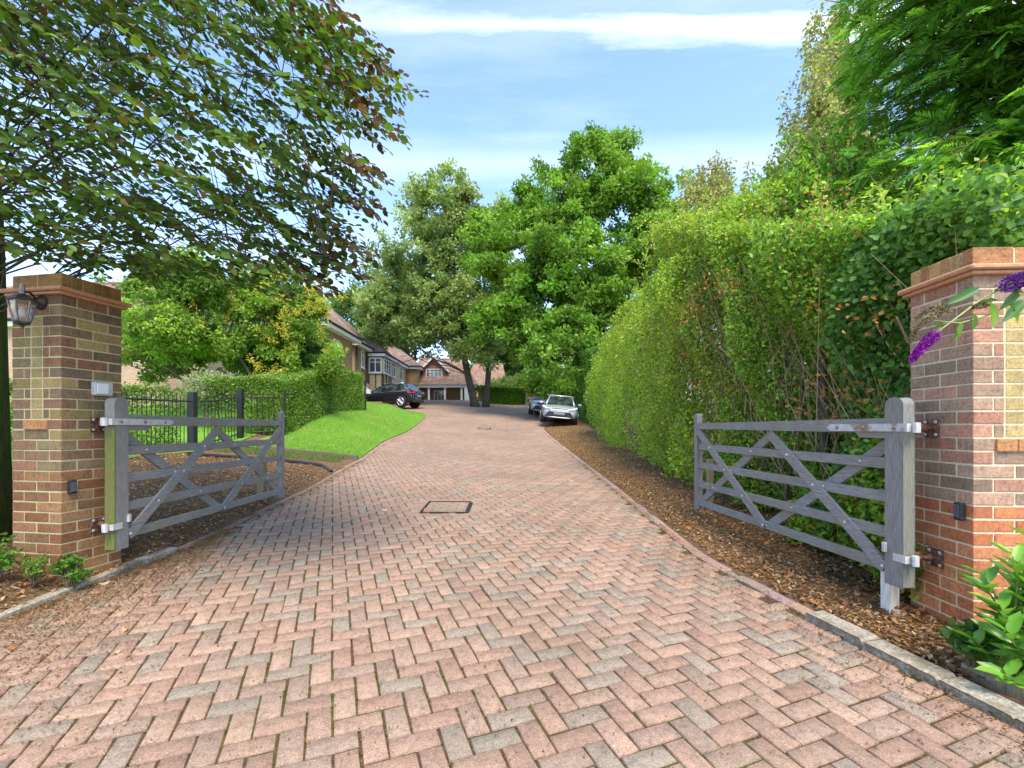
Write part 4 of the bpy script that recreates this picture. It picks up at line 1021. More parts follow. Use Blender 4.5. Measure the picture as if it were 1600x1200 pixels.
# conifer at the top right
def conifer():
    b = np.array([7.3, 6.3, g1(7.3, 6.3)]); t = empty('conifer_tree', tuple(b), 0, 'dark feathery conifer hanging over the right pier', 'tree')
    m = MB(); tr = np.array([[0, 0, -.2], [.05, .1, 3], [0, 0, 6], [0, .1, 9.5]]); m.tube(tr, [.24, .2, .14, .03], 10); m.build('trunk', M['bark'], t, True)
    br = MB(); fr_P = []; fr_A = []; fr_up = []
    for i in range(800):
        z = rng.uniform(1.9, 8.0)+b[2]; th = rng.uniform(math.pi*.62, math.pi*1.72)      # towards -x and the viewer
        L = rng.uniform(.6, 1.25)+(max(0, z-b[2]-5.0)*1.3); L = min(L, 2.35)
        if th > math.pi*1.25: L = min(L*1.5, 2.4)
        if z < 3.6+b[2] and th < math.pi*1.2: L *= 1.35
        d = np.array([math.cos(th), math.sin(th), rng.uniform(-.05, .28)]); p0 = np.array([b[0], b[1], z])
        pts = curve_pts(p0, p0+d*L+np.array([0, 0, -.15*L]), .12, 9, .02); br.tube(pts-b, np.linspace(.026, .004, 9), 4, (.12, .08, .05, 1))
        k = 11
        for j in range(k):
            u = rng.uniform(.25, 1); ii = u*8; a = int(min(7, ii)); q = pts[a]+(pts[a+1]-pts[a])*(ii-a)
            dd = unit(unit(pts[a+1]-pts[a])*rng.uniform(.5, 1)+rng.normal(size=3)*[.55, .55, .25]+[0, 0, -.12]); fr_P.append(q); fr_A.append(dd); fr_up.append(unit(rng.normal(size=3)*.4+[0, 0, 1]))
    for i in range(260):
        z = rng.uniform(2.3, 4.7)+b[2]; th = rng.uniform(math.pi*1.0, math.pi*1.4); L = rng.uniform(1.5, 3.0); d = np.array([math.cos(th), math.sin(th), rng.uniform(-.1, .12)]); p0 = np.array([b[0], b[1], z])
        pts = curve_pts(p0, p0+d*L+np.array([0, 0, -.12*L]), .12, 9, .02); br.tube(pts-b, np.linspace(.024, .003, 9), 4, (.12, .08, .05, 1))
        for j in range(14):
            u = rng.uniform(.35, 1); ii = u*8; a = int(min(7, ii)); q = pts[a]+(pts[a+1]-pts[a])*(ii-a)
            fr_P.append(q); fr_A.append(unit(unit(pts[a+1]-pts[a])*rng.uniform(.5, 1)+rng.normal(size=3)*[.55, .55, .25]+[0, 0, -.2])); fr_up.append(unit(rng.normal(size=3)*.4+[0, 0, 1]))
    br.build('branches', M['twig'], t)
    F = np.array(fr_P); D = np.array(fr_A); U = np.array(fr_up); S = unit(np.cross(D, U)); k = 22; nf = len(F)
    Lf = rng.uniform(.22, .42, nf)
    ft = tone_pick(nf, [(.17, .38, .06), (.25, .50, .07), (.11, .27, .05), (.36, .60, .10)], [3, 3, 2, 1.2], .2)
    P = []; A = []; T = []; LL = []; NN = []
    for j in range(k):
        u = (j//2+.5)/(k/2); sd_ = 1 if j % 2 else -1
        base = F+D*(Lf*u)[:, None]-U*(Lf*u*u*.12)[:, None]; P.append(base); A.append(unit(D*1.0+S*sd_*.85+rng.normal(size=(nf, 3))*.12)); LL.append(Lf*.42*(1-.65*u)+.012); T.append(ft); NN.append(U)
    P = np.concatenate(P); A = np.concatenate(A); LL = np.concatenate(LL); T = np.concatenate(T).copy(); NN = np.concatenate(NN)
    T[:, :3] *= rng.uniform(.8, 1.2, (len(T), 1))
    leaves('crown', P-b, A, NN+rng.normal(size=NN.shape)*.25, LL, .024, T, M['leaf'], t, fold=.05)
conifer()
# cherry between birch and conifer
CH = [(.26, .48, .05), (.19, .38, .045), (.36, .58, .08)]
def cherry():
    b = np.array([5.6, 7.6, g1(5.6, 7.6)]); t = empty('cherry_tree', tuple(b), 0, 'fresh green cherry boughs with long leaves left of the conifer', 'tree')
    m = MB(); tr = np.array([[0, 0, -.2], [.05, 0, 2], [-.1, 0, 4], [-.2, 0, 5.2]]); m.tube(tr, [.13, .11, .08, .03], 8); m.build('trunk', M['bark'], t, True)
    br = MB(); P = []; A = []
    for i in range(95):
        tp = (rng.uniform(1215, 1400), rng.uniform(175, 370)); e_ = at(*tp, rng.uniform(6.3, 7.8))
        if tp[0] < 1260 and tp[1] < 200: continue
        s_ = b+tr[2]*rng.uniform(.7, 1.2)
        q = curve_pts(s_, e_, .05, 8, .03); br.tube(q-b, np.linspace(.018, .003, 8), 4, (.16, .11, .07, 1))
        for j in range(26):
            u = rng.uniform(3.5, 7); a = int(min(6, u)); pp = q[a]+(q[a+1]-q[a])*(u-a); P.append(pp); A.append(unit(unit(q[a+1]-q[a])*.4+rng.normal(size=3)*.4+[0, 0, -.7]))
    br.build('branches', M['twig'], t); P = np.array(P); A = np.array(A); n = len(P)
    leaves('crown', P-b, A, rand_dir(n)+[0, -.3, .5], .11*rng.uniform(.7, 1.2, n), .045, tone_pick(n, CH, None, .15), M['leaf'], t, shape='oval')
cherry()

# ------------------------------------------------------------------ beech over the left pier
def beech():
    b = np.array([-4.62, 4.05, g1(-4.62, 4.05)]); t = empty('beech_tree', tuple(b), 0, 'overhanging beech with dark green and coppery leaves above the left pier', 'tree')
    m = MB(); tr = np.array([[0, 0, -.2], [-.0, 0, 1.2], [-.04, .02, 2.6], [-.15, .1, 4.2], [-.25, .2, 6.0]]); m.tube(tr, [.24, .205, .19, .15, .08], 14); m.build('trunk', M['mossy_bark'], t, True)
    bound_y = [-140, 0, 60, 130, 190, 260, 330, 400, 450, 480]; bound_x = [480, 515, 590, 668, 645, 600, 612, 585, 565, 480]
    limbs = []; br = MB()
    for i in range(30):
        py = rng.uniform(-150, 440); mx = np.interp(py, bound_y, bound_x); px = mx*rng.uniform(.45, .95)
        Yd = rng.uniform(2.7, 5.2); e_ = at(px, py, Yd); zt = np.clip((e_[2]-b[2])*.75+rng.uniform(-.5, .4), 1.9, 5.6)
        s_ = b+np.array([np.interp(zt, tr[:, 2], tr[:, 0]), 0, zt]); q = curve_pts(s_, e_, .08, 12, .03)
        br.tube(q-b, np.linspace(rng.uniform(.006, .014), .002, 12), 6, (.10, .085, .07, 1)); limbs.append(q)
    LP = np.concatenate([q[3:] for q in limbs]); LD = np.concatenate([unit(np.gradient(q, axis=0))[3:] for q in limbs])
    P = []; A = []; N = []; W_ = []; pxs = []
    for i in range(1230):
        py = rng.uniform(-150, 470); mx = np.interp(py, bound_y, bound_x); px = -40+(mx+48)*rng.random()**.95
        if py > 425+ .1*px - (0 if px > 150 else 12) : continue
        Yd = rng.uniform(2.5, 5.6)
        if py > 330: Yd = rng.uniform(2.9, 5.2)
        if px > 500 and Yd > 4.2: Yd -= 1.2
        c = at(px, py, Yd)
        j = np.argmin(np.linalg.norm(LP-c, axis=1)+(LP[:, 0] > c[0])*.3); s_ = LP[j]
        # hold the outline: twigs run outwards to the right and droop
        L = rng.uniform(.28, .55); hd = rng.normal()*.35; d = unit(np.array([math.cos(hd), -.15+math.sin(hd)*.7, -.62+rng.normal()*.12]))
        st = c-d*L; up = unit(np.array([.25, -.2, 1])+rng.normal(size=3)*.2)
        q = np.concatenate([curve_pts(s_, st, .04, 4, .03)[:-1], st+d*np.linspace(0, L, 4)[:, None]]); q = q if i % 3 == 0 else q[3:]; br.tube(q-b, ([.004]*3+[.0028, .0024, .002, .0012])[-len(q):], 3, (.10, .075, .055, 1))
        S = unit(np.cross(d, up))
        for sub in range(3):
            if sub == 0: o0, dd, Ls = st, d, L
            else:
                sg_ = 1 if sub == 1 else -1; o0 = st+d*L*rng.uniform(.1, .5); dd = unit(d+S*sg_*.75); Ls = L*.6
            nn = max(3, int(Ls/.043))
            for k in range(nn):
                p = o0+dd*Ls*(k+1)/nn; sg_ = 1 if k % 2 else -1; SS = unit(np.cross(dd, up)); a = unit(dd*.75+SS*sg_*.75+rng.normal(size=3)*.22+[0, 0, -.12])
                P.append(p); A.append(a); N.append(unit(up+rng.normal(size=3)*.4)); W_.append(1-.28*rng.random()); pxs.append((mx-px+rng.normal()*30))
    # unseen crown sprays, added out of view to shade the left pier front
    for i in range(330):
        c = np.array([rng.uniform(-6.4, -3.6), rng.uniform(.2, 2.9), rng.uniform(3.3, 5.0)]); j = np.argmin(np.linalg.norm(LP-c, axis=1)); d = unit(np.array([rng.normal()*.5, -.7, -.35])); L = .5
        q = np.array([c-d*L, c]); br.tube(q-b, [.004, .002], 3, (.10, .075, .055, 1)); up = unit(np.array([0, 0, 1])+rng.normal(size=3)*.25); S = unit(np.cross(d, up))
        if i % 14 == 0: br.tube(curve_pts(b+tr[3], c-d*L, .05, 8, .03)-b, np.linspace(.03, .004, 8), 5, (.10, .085, .07, 1))
        for k in range(34):
            p = c-d*L*rng.random()+S*rng.normal()*.13; P.append(p); A.append(unit(d+S*rng.normal()*.8)); N.append(unit(up+rng.normal(size=3)*.4)); W_.append(1); pxs.append(500)
    br.build('branches', M['twig'], t)
    P = np.array(P); A = np.array(A); N = np.array(N); W_ = np.array(W_)*.076; n = len(P)
    T = tone_pick(n, [(.09, .17, .028), (.12, .22, .035), (.065, .13, .024), (.17, .26, .05), (.14, .13, .04)], [3, 3, 2, 1.2, .8], .2)
    cop = tone_pick(n, [(.12, .06, .035), (.09, .055, .035), (.15, .08, .04), (.09, .075, .03)], None, .2)
    k = rng.random(n) < np.clip(.85-np.array(pxs)/95, .05, .85); T[k] = cop[k]
    leaves('crown', P-b, A, N, W_, W_*.66, T, M['leaf'], t, shape='oval', fold=.08)
beech()

# ------------------------------------------------------------------ plants by the piers
def rosette(name, label, cat, base, stems, leafL, leafW, cols, leafm='leaf_gloss', nper=9, stemcol=(.14, .2, .05, 1)):
    b = np.array([base[0], base[1], g1(*base)]); t = empty(name, tuple(b), 0, label, cat)
    mb = MB(); P = []; A = []; N = []
    for e_ in stems:
        e_ = np.array(e_, float); q = curve_pts((0, 0, -.02), e_, .06, 6, .04); mb.tube(q, np.linspace(.009, .003, 6), 5, stemcol)
        for k in range(nper):
            u = 1.6+3.4*(k+1)/nper; a = int(min(4, u)); p = q[a]+(q[a+1]-q[a])*(u-a); an = k*2.4; dd = unit(q[a+1]-q[a])
            o_ = unit(np.array([math.cos(an), math.sin(an), .15])); P.append(p+b); A.append(unit(o_+dd*.55+rng.normal(size=3)*.12)); N.append(unit(dd+[0, 0, .6]+rng.normal(size=3)*.15))
    mb.build('stems', M['twig'], t, True); n = len(P)
    leaves('leaves', np.array(P)-b, np.array(A), np.array(N), leafL*rng.uniform(.75, 1.2, n), leafW*rng.uniform(.8, 1.1, n), tone_pick(n, cols, None, .12), M[leafm], t, shape='oval', fold=.07)
    return t
rosette('laurel_shrub', 'glossy bright green laurel at the foot of the right pier', 'shrub', (2.40, 2.18), [(-.12, .02, .32), (-.05, -.08, .22), (.03, .08, .52), (.08, .02, .66), (.0, .05, .6), (-.2, .05, .2), (.1, -.05, .5), (.0, 0, .55), (-.22, -.1, .12), (-.1, .12, .45), (.1, .1, .3), (-.16, -.02, .4), (-.08, .0, .62), (-.14, .06, .5), (.12, -.08, .3), (.15, .02, .58), (-.02, -.12, .35), (.06, -.1, .48), (-.18, -.08, .3)],
        .14, .052, [(.17, .38, .045), (.12, .30, .035), (.25, .48, .07)], nper=10)
bush('bramble_plant', 'low rounded-leaf bramble in front of the laurel at the right pier', 'plant', (2.26, 2.30), (.12, .10, .22), 240, .05, [(.10, .22, .05), (.14, .28, .06), (.07, .16, .035)], leafm='leaf', shape='oval', nclump=14, stemn=12, wl=.8)
WD = [(.13, .28, .04), (.18, .34, .05), (.09, .2, .03)]
bush('weed_clump', 'leafy weeds at the front corner of the left pier', 'weeds', (-3.17, 3.36), (.13, .08, .25), 330, .035, WD, nclump=18, stemn=14, group='weeds by the left pier', shape='oval', wl=.6)
bush('weed_clump', 'leafy weeds at the left picture edge beside the kerb', 'weeds', (-3.50, 3.18), (.20, .12, .26), 420, .035, WD, nclump=20, stemn=14, group='weeds by the left pier', shape='oval', wl=.6)
bush('weed_clump', 'straggly weeds in front of the shaded face of the left pier', 'weeds', (-3.32, 3.27), (.12, .07, .22), 160, .03, WD, nclump=14, stemn=12, group='weeds by the left pier', shape='oval', wl=.6)
def buddleia():
    b = np.array([2.75, 1.85, g1(2.75, 1.85)]); t = empty('butterfly_bush', tuple(b), 0, 'purple flowering butterfly bush arching in from the right edge', 'bush')
    mb = MB(); S1 = [b+[0, 0, -.02], (2.72, 1.95, .9), (2.60, 2.05, 1.62), at(1600, 430, 2.1), at(1530, 470, 2.1), at(1470, 515, 2.1), at(1455, 530, 2.1)]
    S2 = [(2.60, 2.05, 1.55), at(1605, 462, 2.1), at(1545, 492, 2.1), at(1500, 505, 2.1), at(1450, 500, 2.1)]
    S3 = [(2.60, 2.05, 1.62), at(1600, 432, 2.08), at(1592, 437, 2.05), at(1575, 450, 2.05)]
    for S_, r_ in ((S1, .009), (S2, .006), (S3, .005)): mb.tube(np.array([np.array(p) for p in S_])-b, np.linspace(r_, .002, len(S_)), 6, (.32, .40, .14, 1))
    mb.build('stems', M['twig'], t, True)
    def panicle(pts, r0, n, cols, nm, sz):
        pts = np.array(pts); u = rng.random(n)**.9*(len(pts)-1); a = np.minimum(u.astype(int), len(pts)-2); c = pts[a]+(pts[a+1]-pts[a])*(u-a)[:, None]
        rr = r0*(1-.6*(u/(len(pts)-1))**2); d = rand_dir(n); P = c+d*(rr*rng.uniform(.6, 1.05, n))[:, None]
        leaves(nm, P-b, d+rand_dir(n)*.4, rand_dir(n), sz, sz*.9, tone_pick(n, cols, None, .25), M['flower'], t)
    panicle([at(1462, 522, 2.1), at(1448, 535, 2.1), at(1434, 550, 2.1), at(1425, 563, 2.1)], .021, 1500, [(.33, .03, .36), (.42, .05, .45), (.22, .02, .28)], 'flower_head', .009)
    panicle([at(1575, 445, 2.05), at(1592, 438, 2.05), at(1612, 428, 2.05)], .034, 1400, [(.13, .06, .25), (.20, .08, .30), (.08, .04, .16), (.38, .05, .40)], 'flower_head', .010)
    BR = [(.20, .15, .06), (.14, .14, .05), (.28, .2, .1)]
    panicle([at(1490, 482, 2.1), at(1460, 492, 2.1), at(1432, 512, 2.1), at(1421, 535, 2.1)], .012, 700, BR, 'spent_flower_head', .008)
    panicle([at(1480, 478, 2.12), at(1452, 484, 2.12), at(1428, 500, 2.12)], .009, 420, BR, 'spent_flower_head', .008)
    panicle([at(1540, 476, 2.1), at(1518, 480, 2.1)], .013, 320, BR, 'spent_flower_head', .008)
    P, A = [], []
    for (x, y, dx, dy, L) in ((1600, 458, -55, -8, .17), (1590, 455, -30, 30, .15), (1545, 470, 10, 50, .13), (1520, 488, 0, 36, .10), (1500, 500, -10, 38, .10), (1478, 500, -25, 25, .08), (1560, 468, -45, 12, .13),
                              (1530, 450, -60, 30, .16), (1600, 470, -40, 40, .14), (1490, 515, 10, 18, .06), (1575, 470, 22, 42, .13), (1475, 512, -16, 4, .05)):
        P.append(at(x, y, 2.1)); A.append(at(x+dx, y+dy, 2.1+rng.normal()*.03)-at(x, y, 2.1))
    P = np.array(P); A = np.array(A); L = np.linalg.norm(A, axis=1)
    leaves('leaves', P-b, A, np.tile([0, -.9, .5], (len(P), 1))+rand_dir(len(P))*.3, L*.85, L*.24, tone_pick(len(P), [(.26, .46, .06), (.16, .30, .05), (.10, .22, .08)]), M['leaf'], t, shape='oval')
buddleia()

# ------------------------------------------------------------------ leaf litter
def litter(name, n, xf, yf, size, cols, wts, label, lift=.012):
    y = yf(n); x = xf(n, y); z = G(x, y)+rng.random(n)*lift+.004
    keep = ~((np.abs(x-2.42) < .02)); x, y, z = x[keep], y[keep], z[keep]; n = len(x)
    N = unit(np.stack([rng.normal(size=n)*.45, rng.normal(size=n)*.45, np.ones(n)], 1)); A = unit(np.cross(N, rand_dir(n)))
    s = size*rng.uniform(.5, 1.5, n)
    o = leaves(name, np.stack([x, y, z], 1)+N*.004, A, N, s, s*rng.uniform(.3, .75, n), tone_pick(n, cols, wts, .25), M['leaf'], fold=.14)
    return tag(o, label, 'leaf litter', None, 'stuff')
LIT = [(.42, .22, .12), (.32, .17, .10), (.54, .34, .20), (.18, .10, .065), (.60, .45, .30), (.52, .22, .10), (.66, .56, .44)]
LW = [4, 4, 3, 4, 1.5, 2, .5]
litter('leaf_litter', 52000, lambda n, y: XR(y)+.08+(1.6)*rng.random(n)**1.1, lambda n: 2.3+22*rng.random(n)**1.7, .030, LIT, LW, 'thick rusty brown leaf litter under the right hedge')
litter('leaf_litter', 5000, lambda n, y: XR(y)+.13+(.9)*rng.random(n)**1.1, lambda n: 1.3+1.7*rng.random(n), .025, LIT, LW, 'leaf litter around the foot of the right pier')
litter('leaf_litter', 26000, lambda n, y: XL(y)-.04-3.3*rng.random(n)**1.1, lambda n: 2.6+6.6*rng.random(n)**1.25, .03, LIT, LW, 'brown leaves and bark covering the bed behind the left gate')
def drift(n):   # grit swept along both edges of the drive and into the corner at the left
    y = 1.6+9*rng.random(n)**1.6; s = rng.random(n) < .62
    d = np.abs(rng.normal(size=n))*np.where(y < 4.6, .42, .11); x = np.where(s, XL(y)+.02+d, XR(y)-.02-d*.6); return x, y
xx, yy2 = drift(16000)
o = litter('leaf_grit', 16000, lambda n, y: xx, lambda n: yy2, .012, [(.20, .11, .05), (.30, .18, .09), (.14, .08, .045), (.36, .22, .10)], None, 'fine brown leaf crumbs swept along the drive edges', .003)
litter('scattered_crumbs', 6500, lambda n, y: XL(y)+.1+(XR(y)-XL(y)-.2)*rng.random(n), lambda n: 1.3+8*rng.random(n)**1.5, .010, [(.30, .16, .07), (.22, .13, .06), (.12, .16, .03)], None, 'tiny leaf crumbs scattered over the near paving', .002)
y3 = 1.4+3.6*rng.random(15000); x3 = XL(y3)+.03+np.abs(rng.normal(size=15000))*.5*np.clip((5.2-y3)/2.5, .2, 1.3)
litter('swept_debris', 15000, lambda n, y: x3, lambda n: y3, .013, [(.26, .14, .07), (.36, .22, .12), (.17, .10, .055), (.44, .28, .15)], None, 'brown leaf debris swept over the left corner of the near paving', .002)
# moss and small weeds in the joints
n = 5200; y = 1.3+6*rng.random(n)**1.3; x = -2.6+4.0*rng.random(n); c = .1018; a = R(20.9)
u = x*math.cos(a)+y*math.sin(a); v = -x*math.sin(a)+y*math.cos(a); ph = np.sin(x*1.7+y*.9)+np.sin(x*.6-y*2.1+1)
v2 = np.round(v/c)*c+rng.normal(size=n)*.002; u2 = np.round(u/c)*c+rng.normal(size=n)*.002; s = rng.random(n) < .5; u = np.where(s, u2, u); v = np.where(s, v, v2)
k = ph > .35
x = (u*math.cos(a)-v*math.sin(a))[k]; y = (u*math.sin(a)+v*math.cos(a))[k]; n = len(x)
i_, j_ = np.floor(u[k]/c), np.floor(v[k]/c)
A = unit(np.stack([rng.normal(size=n)*.7, rng.normal(size=n)*.7, np.ones(n)*.5], 1))
P = np.stack([x, y, G(x, y)-.010], 1)
tag(leaves('moss', P, A, rand_dir(n), .011, .008, tone_pick(n, [(.16, .22, .03), (.12, .16, .03), (.24, .26, .05)]), M['leaf']), 'green moss and seedlings growing in the paving joints', 'moss', None, 'stuff')
# single fallen leaves one can pick out
def fallen(px, py, L, col, ang, lab):
    # ground point under this spot
    Y = 3.0
    for _ in range(40): Y = (EYE-g1((px-800)/FPX*Y, Y))*FPX/(py-668)
    x = (px-800)/FPX*Y; m = MB(); k = 11; z = g1(x, Y)+.010
    out = []
    for i in range(k*2):
        an = 2*math.pi*i/(k*2); r_ = L*.5*(1 if i % 2 == 0 else .66)*(1-.25*abs(math.sin(an)))
        out.append((r_*math.cos(an), r_*.7*math.sin(an), .012*math.sin(an*2+1)*L/.08))
    m.add([(0, 0, .006)]+out, [(0, 1+i, 1+(i+1) % (k*2)) for i in range(k*2)], (*col, 1))
    m.tube([(L*.45, 0, .004), (L*.62, L*.05, .004), (L*.8, L*.14, .002)], .0014, 4, (*col, 1))
    o = m.build('fallen_leaf', M['leaf']); o.location = (x, Y, z); o.rotation_euler = (0, 0, ang); tag(o, lab, 'leaf', 'fallen leaves on the paving')
fallen(162, 914, .09, (.58, .52, .42), .6, 'pale lobed leaf lying on the paving just off the left kerb')
fallen(196, 986, .075, (.60, .42, .25), 2.6, 'tan curled leaf on the near left paving')
fallen(277, 889, .05, (.58, .47, .33), 1.0, 'small beige leaf on the paving between kerb and left gate')
fallen(600, 798, .10, (.62, .56, .46), .2, 'pale leaf on the paving left of the drain cover')
fallen(20, 1015, .05, (.50, .17, .06), .2, 'small orange leaf at the left edge of the paving')
fallen(182, 1022, .04, (.60, .52, .42), .9, 'small cream leaf in front of the tan curled leaf')

# ------------------------------------------------------------------ houses
def window(parent, o, u, v, w_, h, nx=2, ny=2, arch=False, off=0.0):
    """o origin, u horizontal unit (in plane), v outward unit; window w_ wide h high, lower left at o"""
    o = np.array(o, float); u = np.array(u, float); v = np.array(v, float)
    Mx = lambda p: tuple(o+u*p[0]+v*p[1]+np.array([0, 0, p[2]]))
    f_ = MB(); e = .07
    f_.box(0, w_, .002, .07, 0, e, M=Mx); f_.box(0, w_, .002, .07, h-e, h, M=Mx); f_.box(0, e, .002, .07, e, h-e, M=Mx); f_.box(w_-e, w_, .002, .07, e, h-e, M=Mx)
    for i in range(1, nx): f_.box(w_*i/nx-.03, w_*i/nx+.03, .002, .06, e, h-e, M=Mx)
    for i in range(1, ny): f_.box(e, w_-e, .002, .055, h*(.30 if ny == 2 else i/ny)*1+ (h*.4 if ny == 2 else 0)-.025, h*(.30 if ny == 2 else i/ny)+(h*.4 if ny == 2 else 0)+.025, M=Mx)
    fo = f_.build('window', M['white'], parent)
    g = MB(); g.box(e*.5, w_-e*.5, .001, .03, e*.5, h-e*.5, M=Mx); g.build('pane', M['window'], fo)
    s = MB(); s.box(-.06, w_+.06, .001, .11, -.07, -.001, M=Mx); s.build('sill', M['white'], fo)
def hip_roof(parent, x0, x1, y0, y1, ze, rise, ov=.35, mat_='roof', ridge='y', gutter=True, inset=None):
    x0 -= ov; x1 += ov; y0 -= ov; y1 += ov; cxm, cym = (x0+x1)/2, (y0+y1)/2
    if ridge == 'y': i = (x1-x0)/2 if inset is None else inset; R0, R1 = (cxm, y0+i, ze+rise), (cxm, y1-i, ze+rise)
    else: i = (y1-y0)/2 if inset is None else inset; R0, R1 = (x0+i, cym, ze+rise), (x1-i, cym, ze+rise)
    m = MB(); vs = [(x0, y0, ze), (x1, y0, ze), (x1, y1, ze), (x0, y1, ze), R0, R1]
    fs = [(0, 1, 4), (1, 2, 5, 4), (2, 3, 5), (3, 0, 4, 5), (3, 2, 1, 0)] if ridge == 'y' else [(0, 1, 5, 4), (1, 2, 5), (2, 3, 4, 5), (3, 0, 4), (3, 2, 1, 0)]
    m.add(vs, fs); r_ = m.build('roof', M[mat_], parent)
    m = MB(); m.tube([R0, R1], .09, 6); m.build('ridge_tiles', M[mat_], r_)
    m = MB(); e = .05
    for (a, b) in (((x0, y0), (x1, y0)), ((x1, y0), (x1, y1)), ((x0, y1), (x1, y1)), ((x0, y0), (x0, y1))):
        m.tube([(a[0], a[1], ze-.0), (b[0], b[1], ze-.0)], .06, 6)
    m.build('gutter', M['black_plastic'], r_)
    m = MB(); m.box(x0+.06, x1-.06, y0+.06, y1-.06, ze-.26, ze-.061); m.build('fascia', M['white'], r_)
    return r_
def part_box(parent, name, mt, *b, **k):
    m = MB(); m.box(*b, **k); return m.build(name, M[mt], parent)
def downpipe(parent, x, y, z0, z1):
    m = MB(); m.tube([(x, y, z0), (x, y, z1)], .045, 8); m.build('downpipe', M['black_plastic'], parent, True)
# house one: nearest brick house, its right wall and hipped roof
h1 = empty('brick_house', (0, 0, 0), 0, 'nearest brown brick house rising beside the yellow tree', 'house')
part_box(h1, 'wall', 'hb', -19, -10.35, 25.6, 30.5, 1, 6.95)
hip_roof(h1, -19, -10.35, 25.6, 30.5, 6.96, 2.6, .5, ridge='x')
window(h1, (-11.6, 25.6, 5.0), (1, 0, 0), (0, -1, 0), .5, 1.35, 1, 2); window(h1, (-14.6, 25.6, 5.0), (1, 0, 0), (0, -1, 0), 1.3, 1.35, 2, 2)
window(h1, (-10.35, 27.2, 5.0), (0, 1, 0), (1, 0, 0), .9, 1.35, 2, 2)
# porch with small gable
m = MB(); m.prism([(-11.7, 4.6), (-10.95, 5.7), (-10.2, 4.6), (-10.2, 4.42), (-11.7, 4.42)], 24.8, 24.9, 1); m.build('porch_gable', M['white'], h1)
m = MB(); m.add([(-11.8, 24.7, 4.6), (-11.8, 25.58, 4.6), (-10.95, 25.58, 5.85), (-10.95, 24.7, 5.85), (-10.1, 25.58, 4.6), (-10.1, 24.7, 4.6)], [(0, 1, 2, 3), (3, 2, 4, 5)]); m.build('porch_roof', M['roof'], h1)
for x in (-11.6, -10.3): part_box(h1, 'porch_column', 'white', x-.07, x+.07, 24.8, 24.94, 1.5, 4.41)
part_box(h1, 'door', 'black_plastic', -11.35, -10.6, 25.55, 25.598, 1.9, 4.1)
# house two: set back, with bay and cream upper storey
h2 = empty('bay_window_house', (0, 0, 0), 0, 'middle house with white bay window over timbered panels', 'house')
part_box(h2, 'wall', 'hb', -18, -11.05, 33.0, 39, 1.2, 7.2)
hip_roof(h2, -18, -11.05, 33.0, 39, 7.21, 3.3, .45, ridge='x')
window(h2, (-11.05, 34.4, 5.6), (0, 1, 0), (1, 0, 0), .6, 1.3, 1, 2)
downpipe(h2, -10.98, 33.3, 1.5, 7.1); downpipe(h2, -10.98, 35.6, 1.5, 7.1)
# bay block
part_box(h2, 'bay_wall', 'render_cream', -12.5, -9.95, 36.2, 38.6, 1.5, 6.5)
r_ = hip_roof(h2, -12.5, -9.95, 36.2, 38.6, 6.95, 1.6, .25, ridge='x')
part_box(h2, 'bay_head', 'hb', -12.49, -9.96, 36.21, 38.59, 6.5, 6.69)
for (x0, x1) in ((-11.04, -10.96), (-10.52, -10.44), (-10.03, -9.94)): part_box(h2, 'timber_post', 'beam', x0, x1, 36.12, 36.198, 3.9, 5.35)
for z in (3.9, 5.3): part_box(h2, 'timber_rail', 'beam', -11.04, -9.9, 36.10, 36.119, z, z+.12)
for y in (36.25, 37.1, 37.9, 38.5): part_box(h2, 'timber_post', 'beam', -9.948, -9.87, y, y+.1, 3.9, 5.35)
window(h2, (-10.98, 36.2, 5.42), (1, 0, 0), (0, -1, 0), .95, 1.15, 2, 2); window(h2, (-9.95, 36.4, 5.42), (0, 1, 0), (1, 0, 0), 2.0, 1.15, 3, 2)
window(h2, (-9.95, 36.5, 2.9), (0, 1, 0), (1, 0, 0), 1.9, 1.0, 3, 2)
# white porch over the door between
m = MB(); m.prism([(-11.04, 4.55), (-10.05, 3.85), (-10.05, 3.7), (-11.04, 3.7)], 34.6, 34.7, 1); m.build('porch_cheek', M['white'], h2)
m = MB(); m.add([(-11.04, 34.5, 4.62), (-9.95, 34.5, 3.85), (-9.95, 36.1, 3.85), (-11.04, 36.1, 4.62), (-11.04, 34.5, 4.56), (-9.95, 34.5, 3.79), (-9.95, 36.1, 3.79), (-11.04, 36.1, 4.56)], [(0, 1, 2, 3), (7, 6, 5, 4), (0, 4, 5, 1), (1, 5, 6, 2)]); m.build('porch_roof', M['roof'], h2)
part_box(h2, 'porch_column', 'white', -10.15, -10.05, 34.62, 34.72, 1.8, 3.69)
part_box(h2, 'door', 'black_plastic', -11.048, -11.0, 35.0, 35.9, 2.2, 4.2)
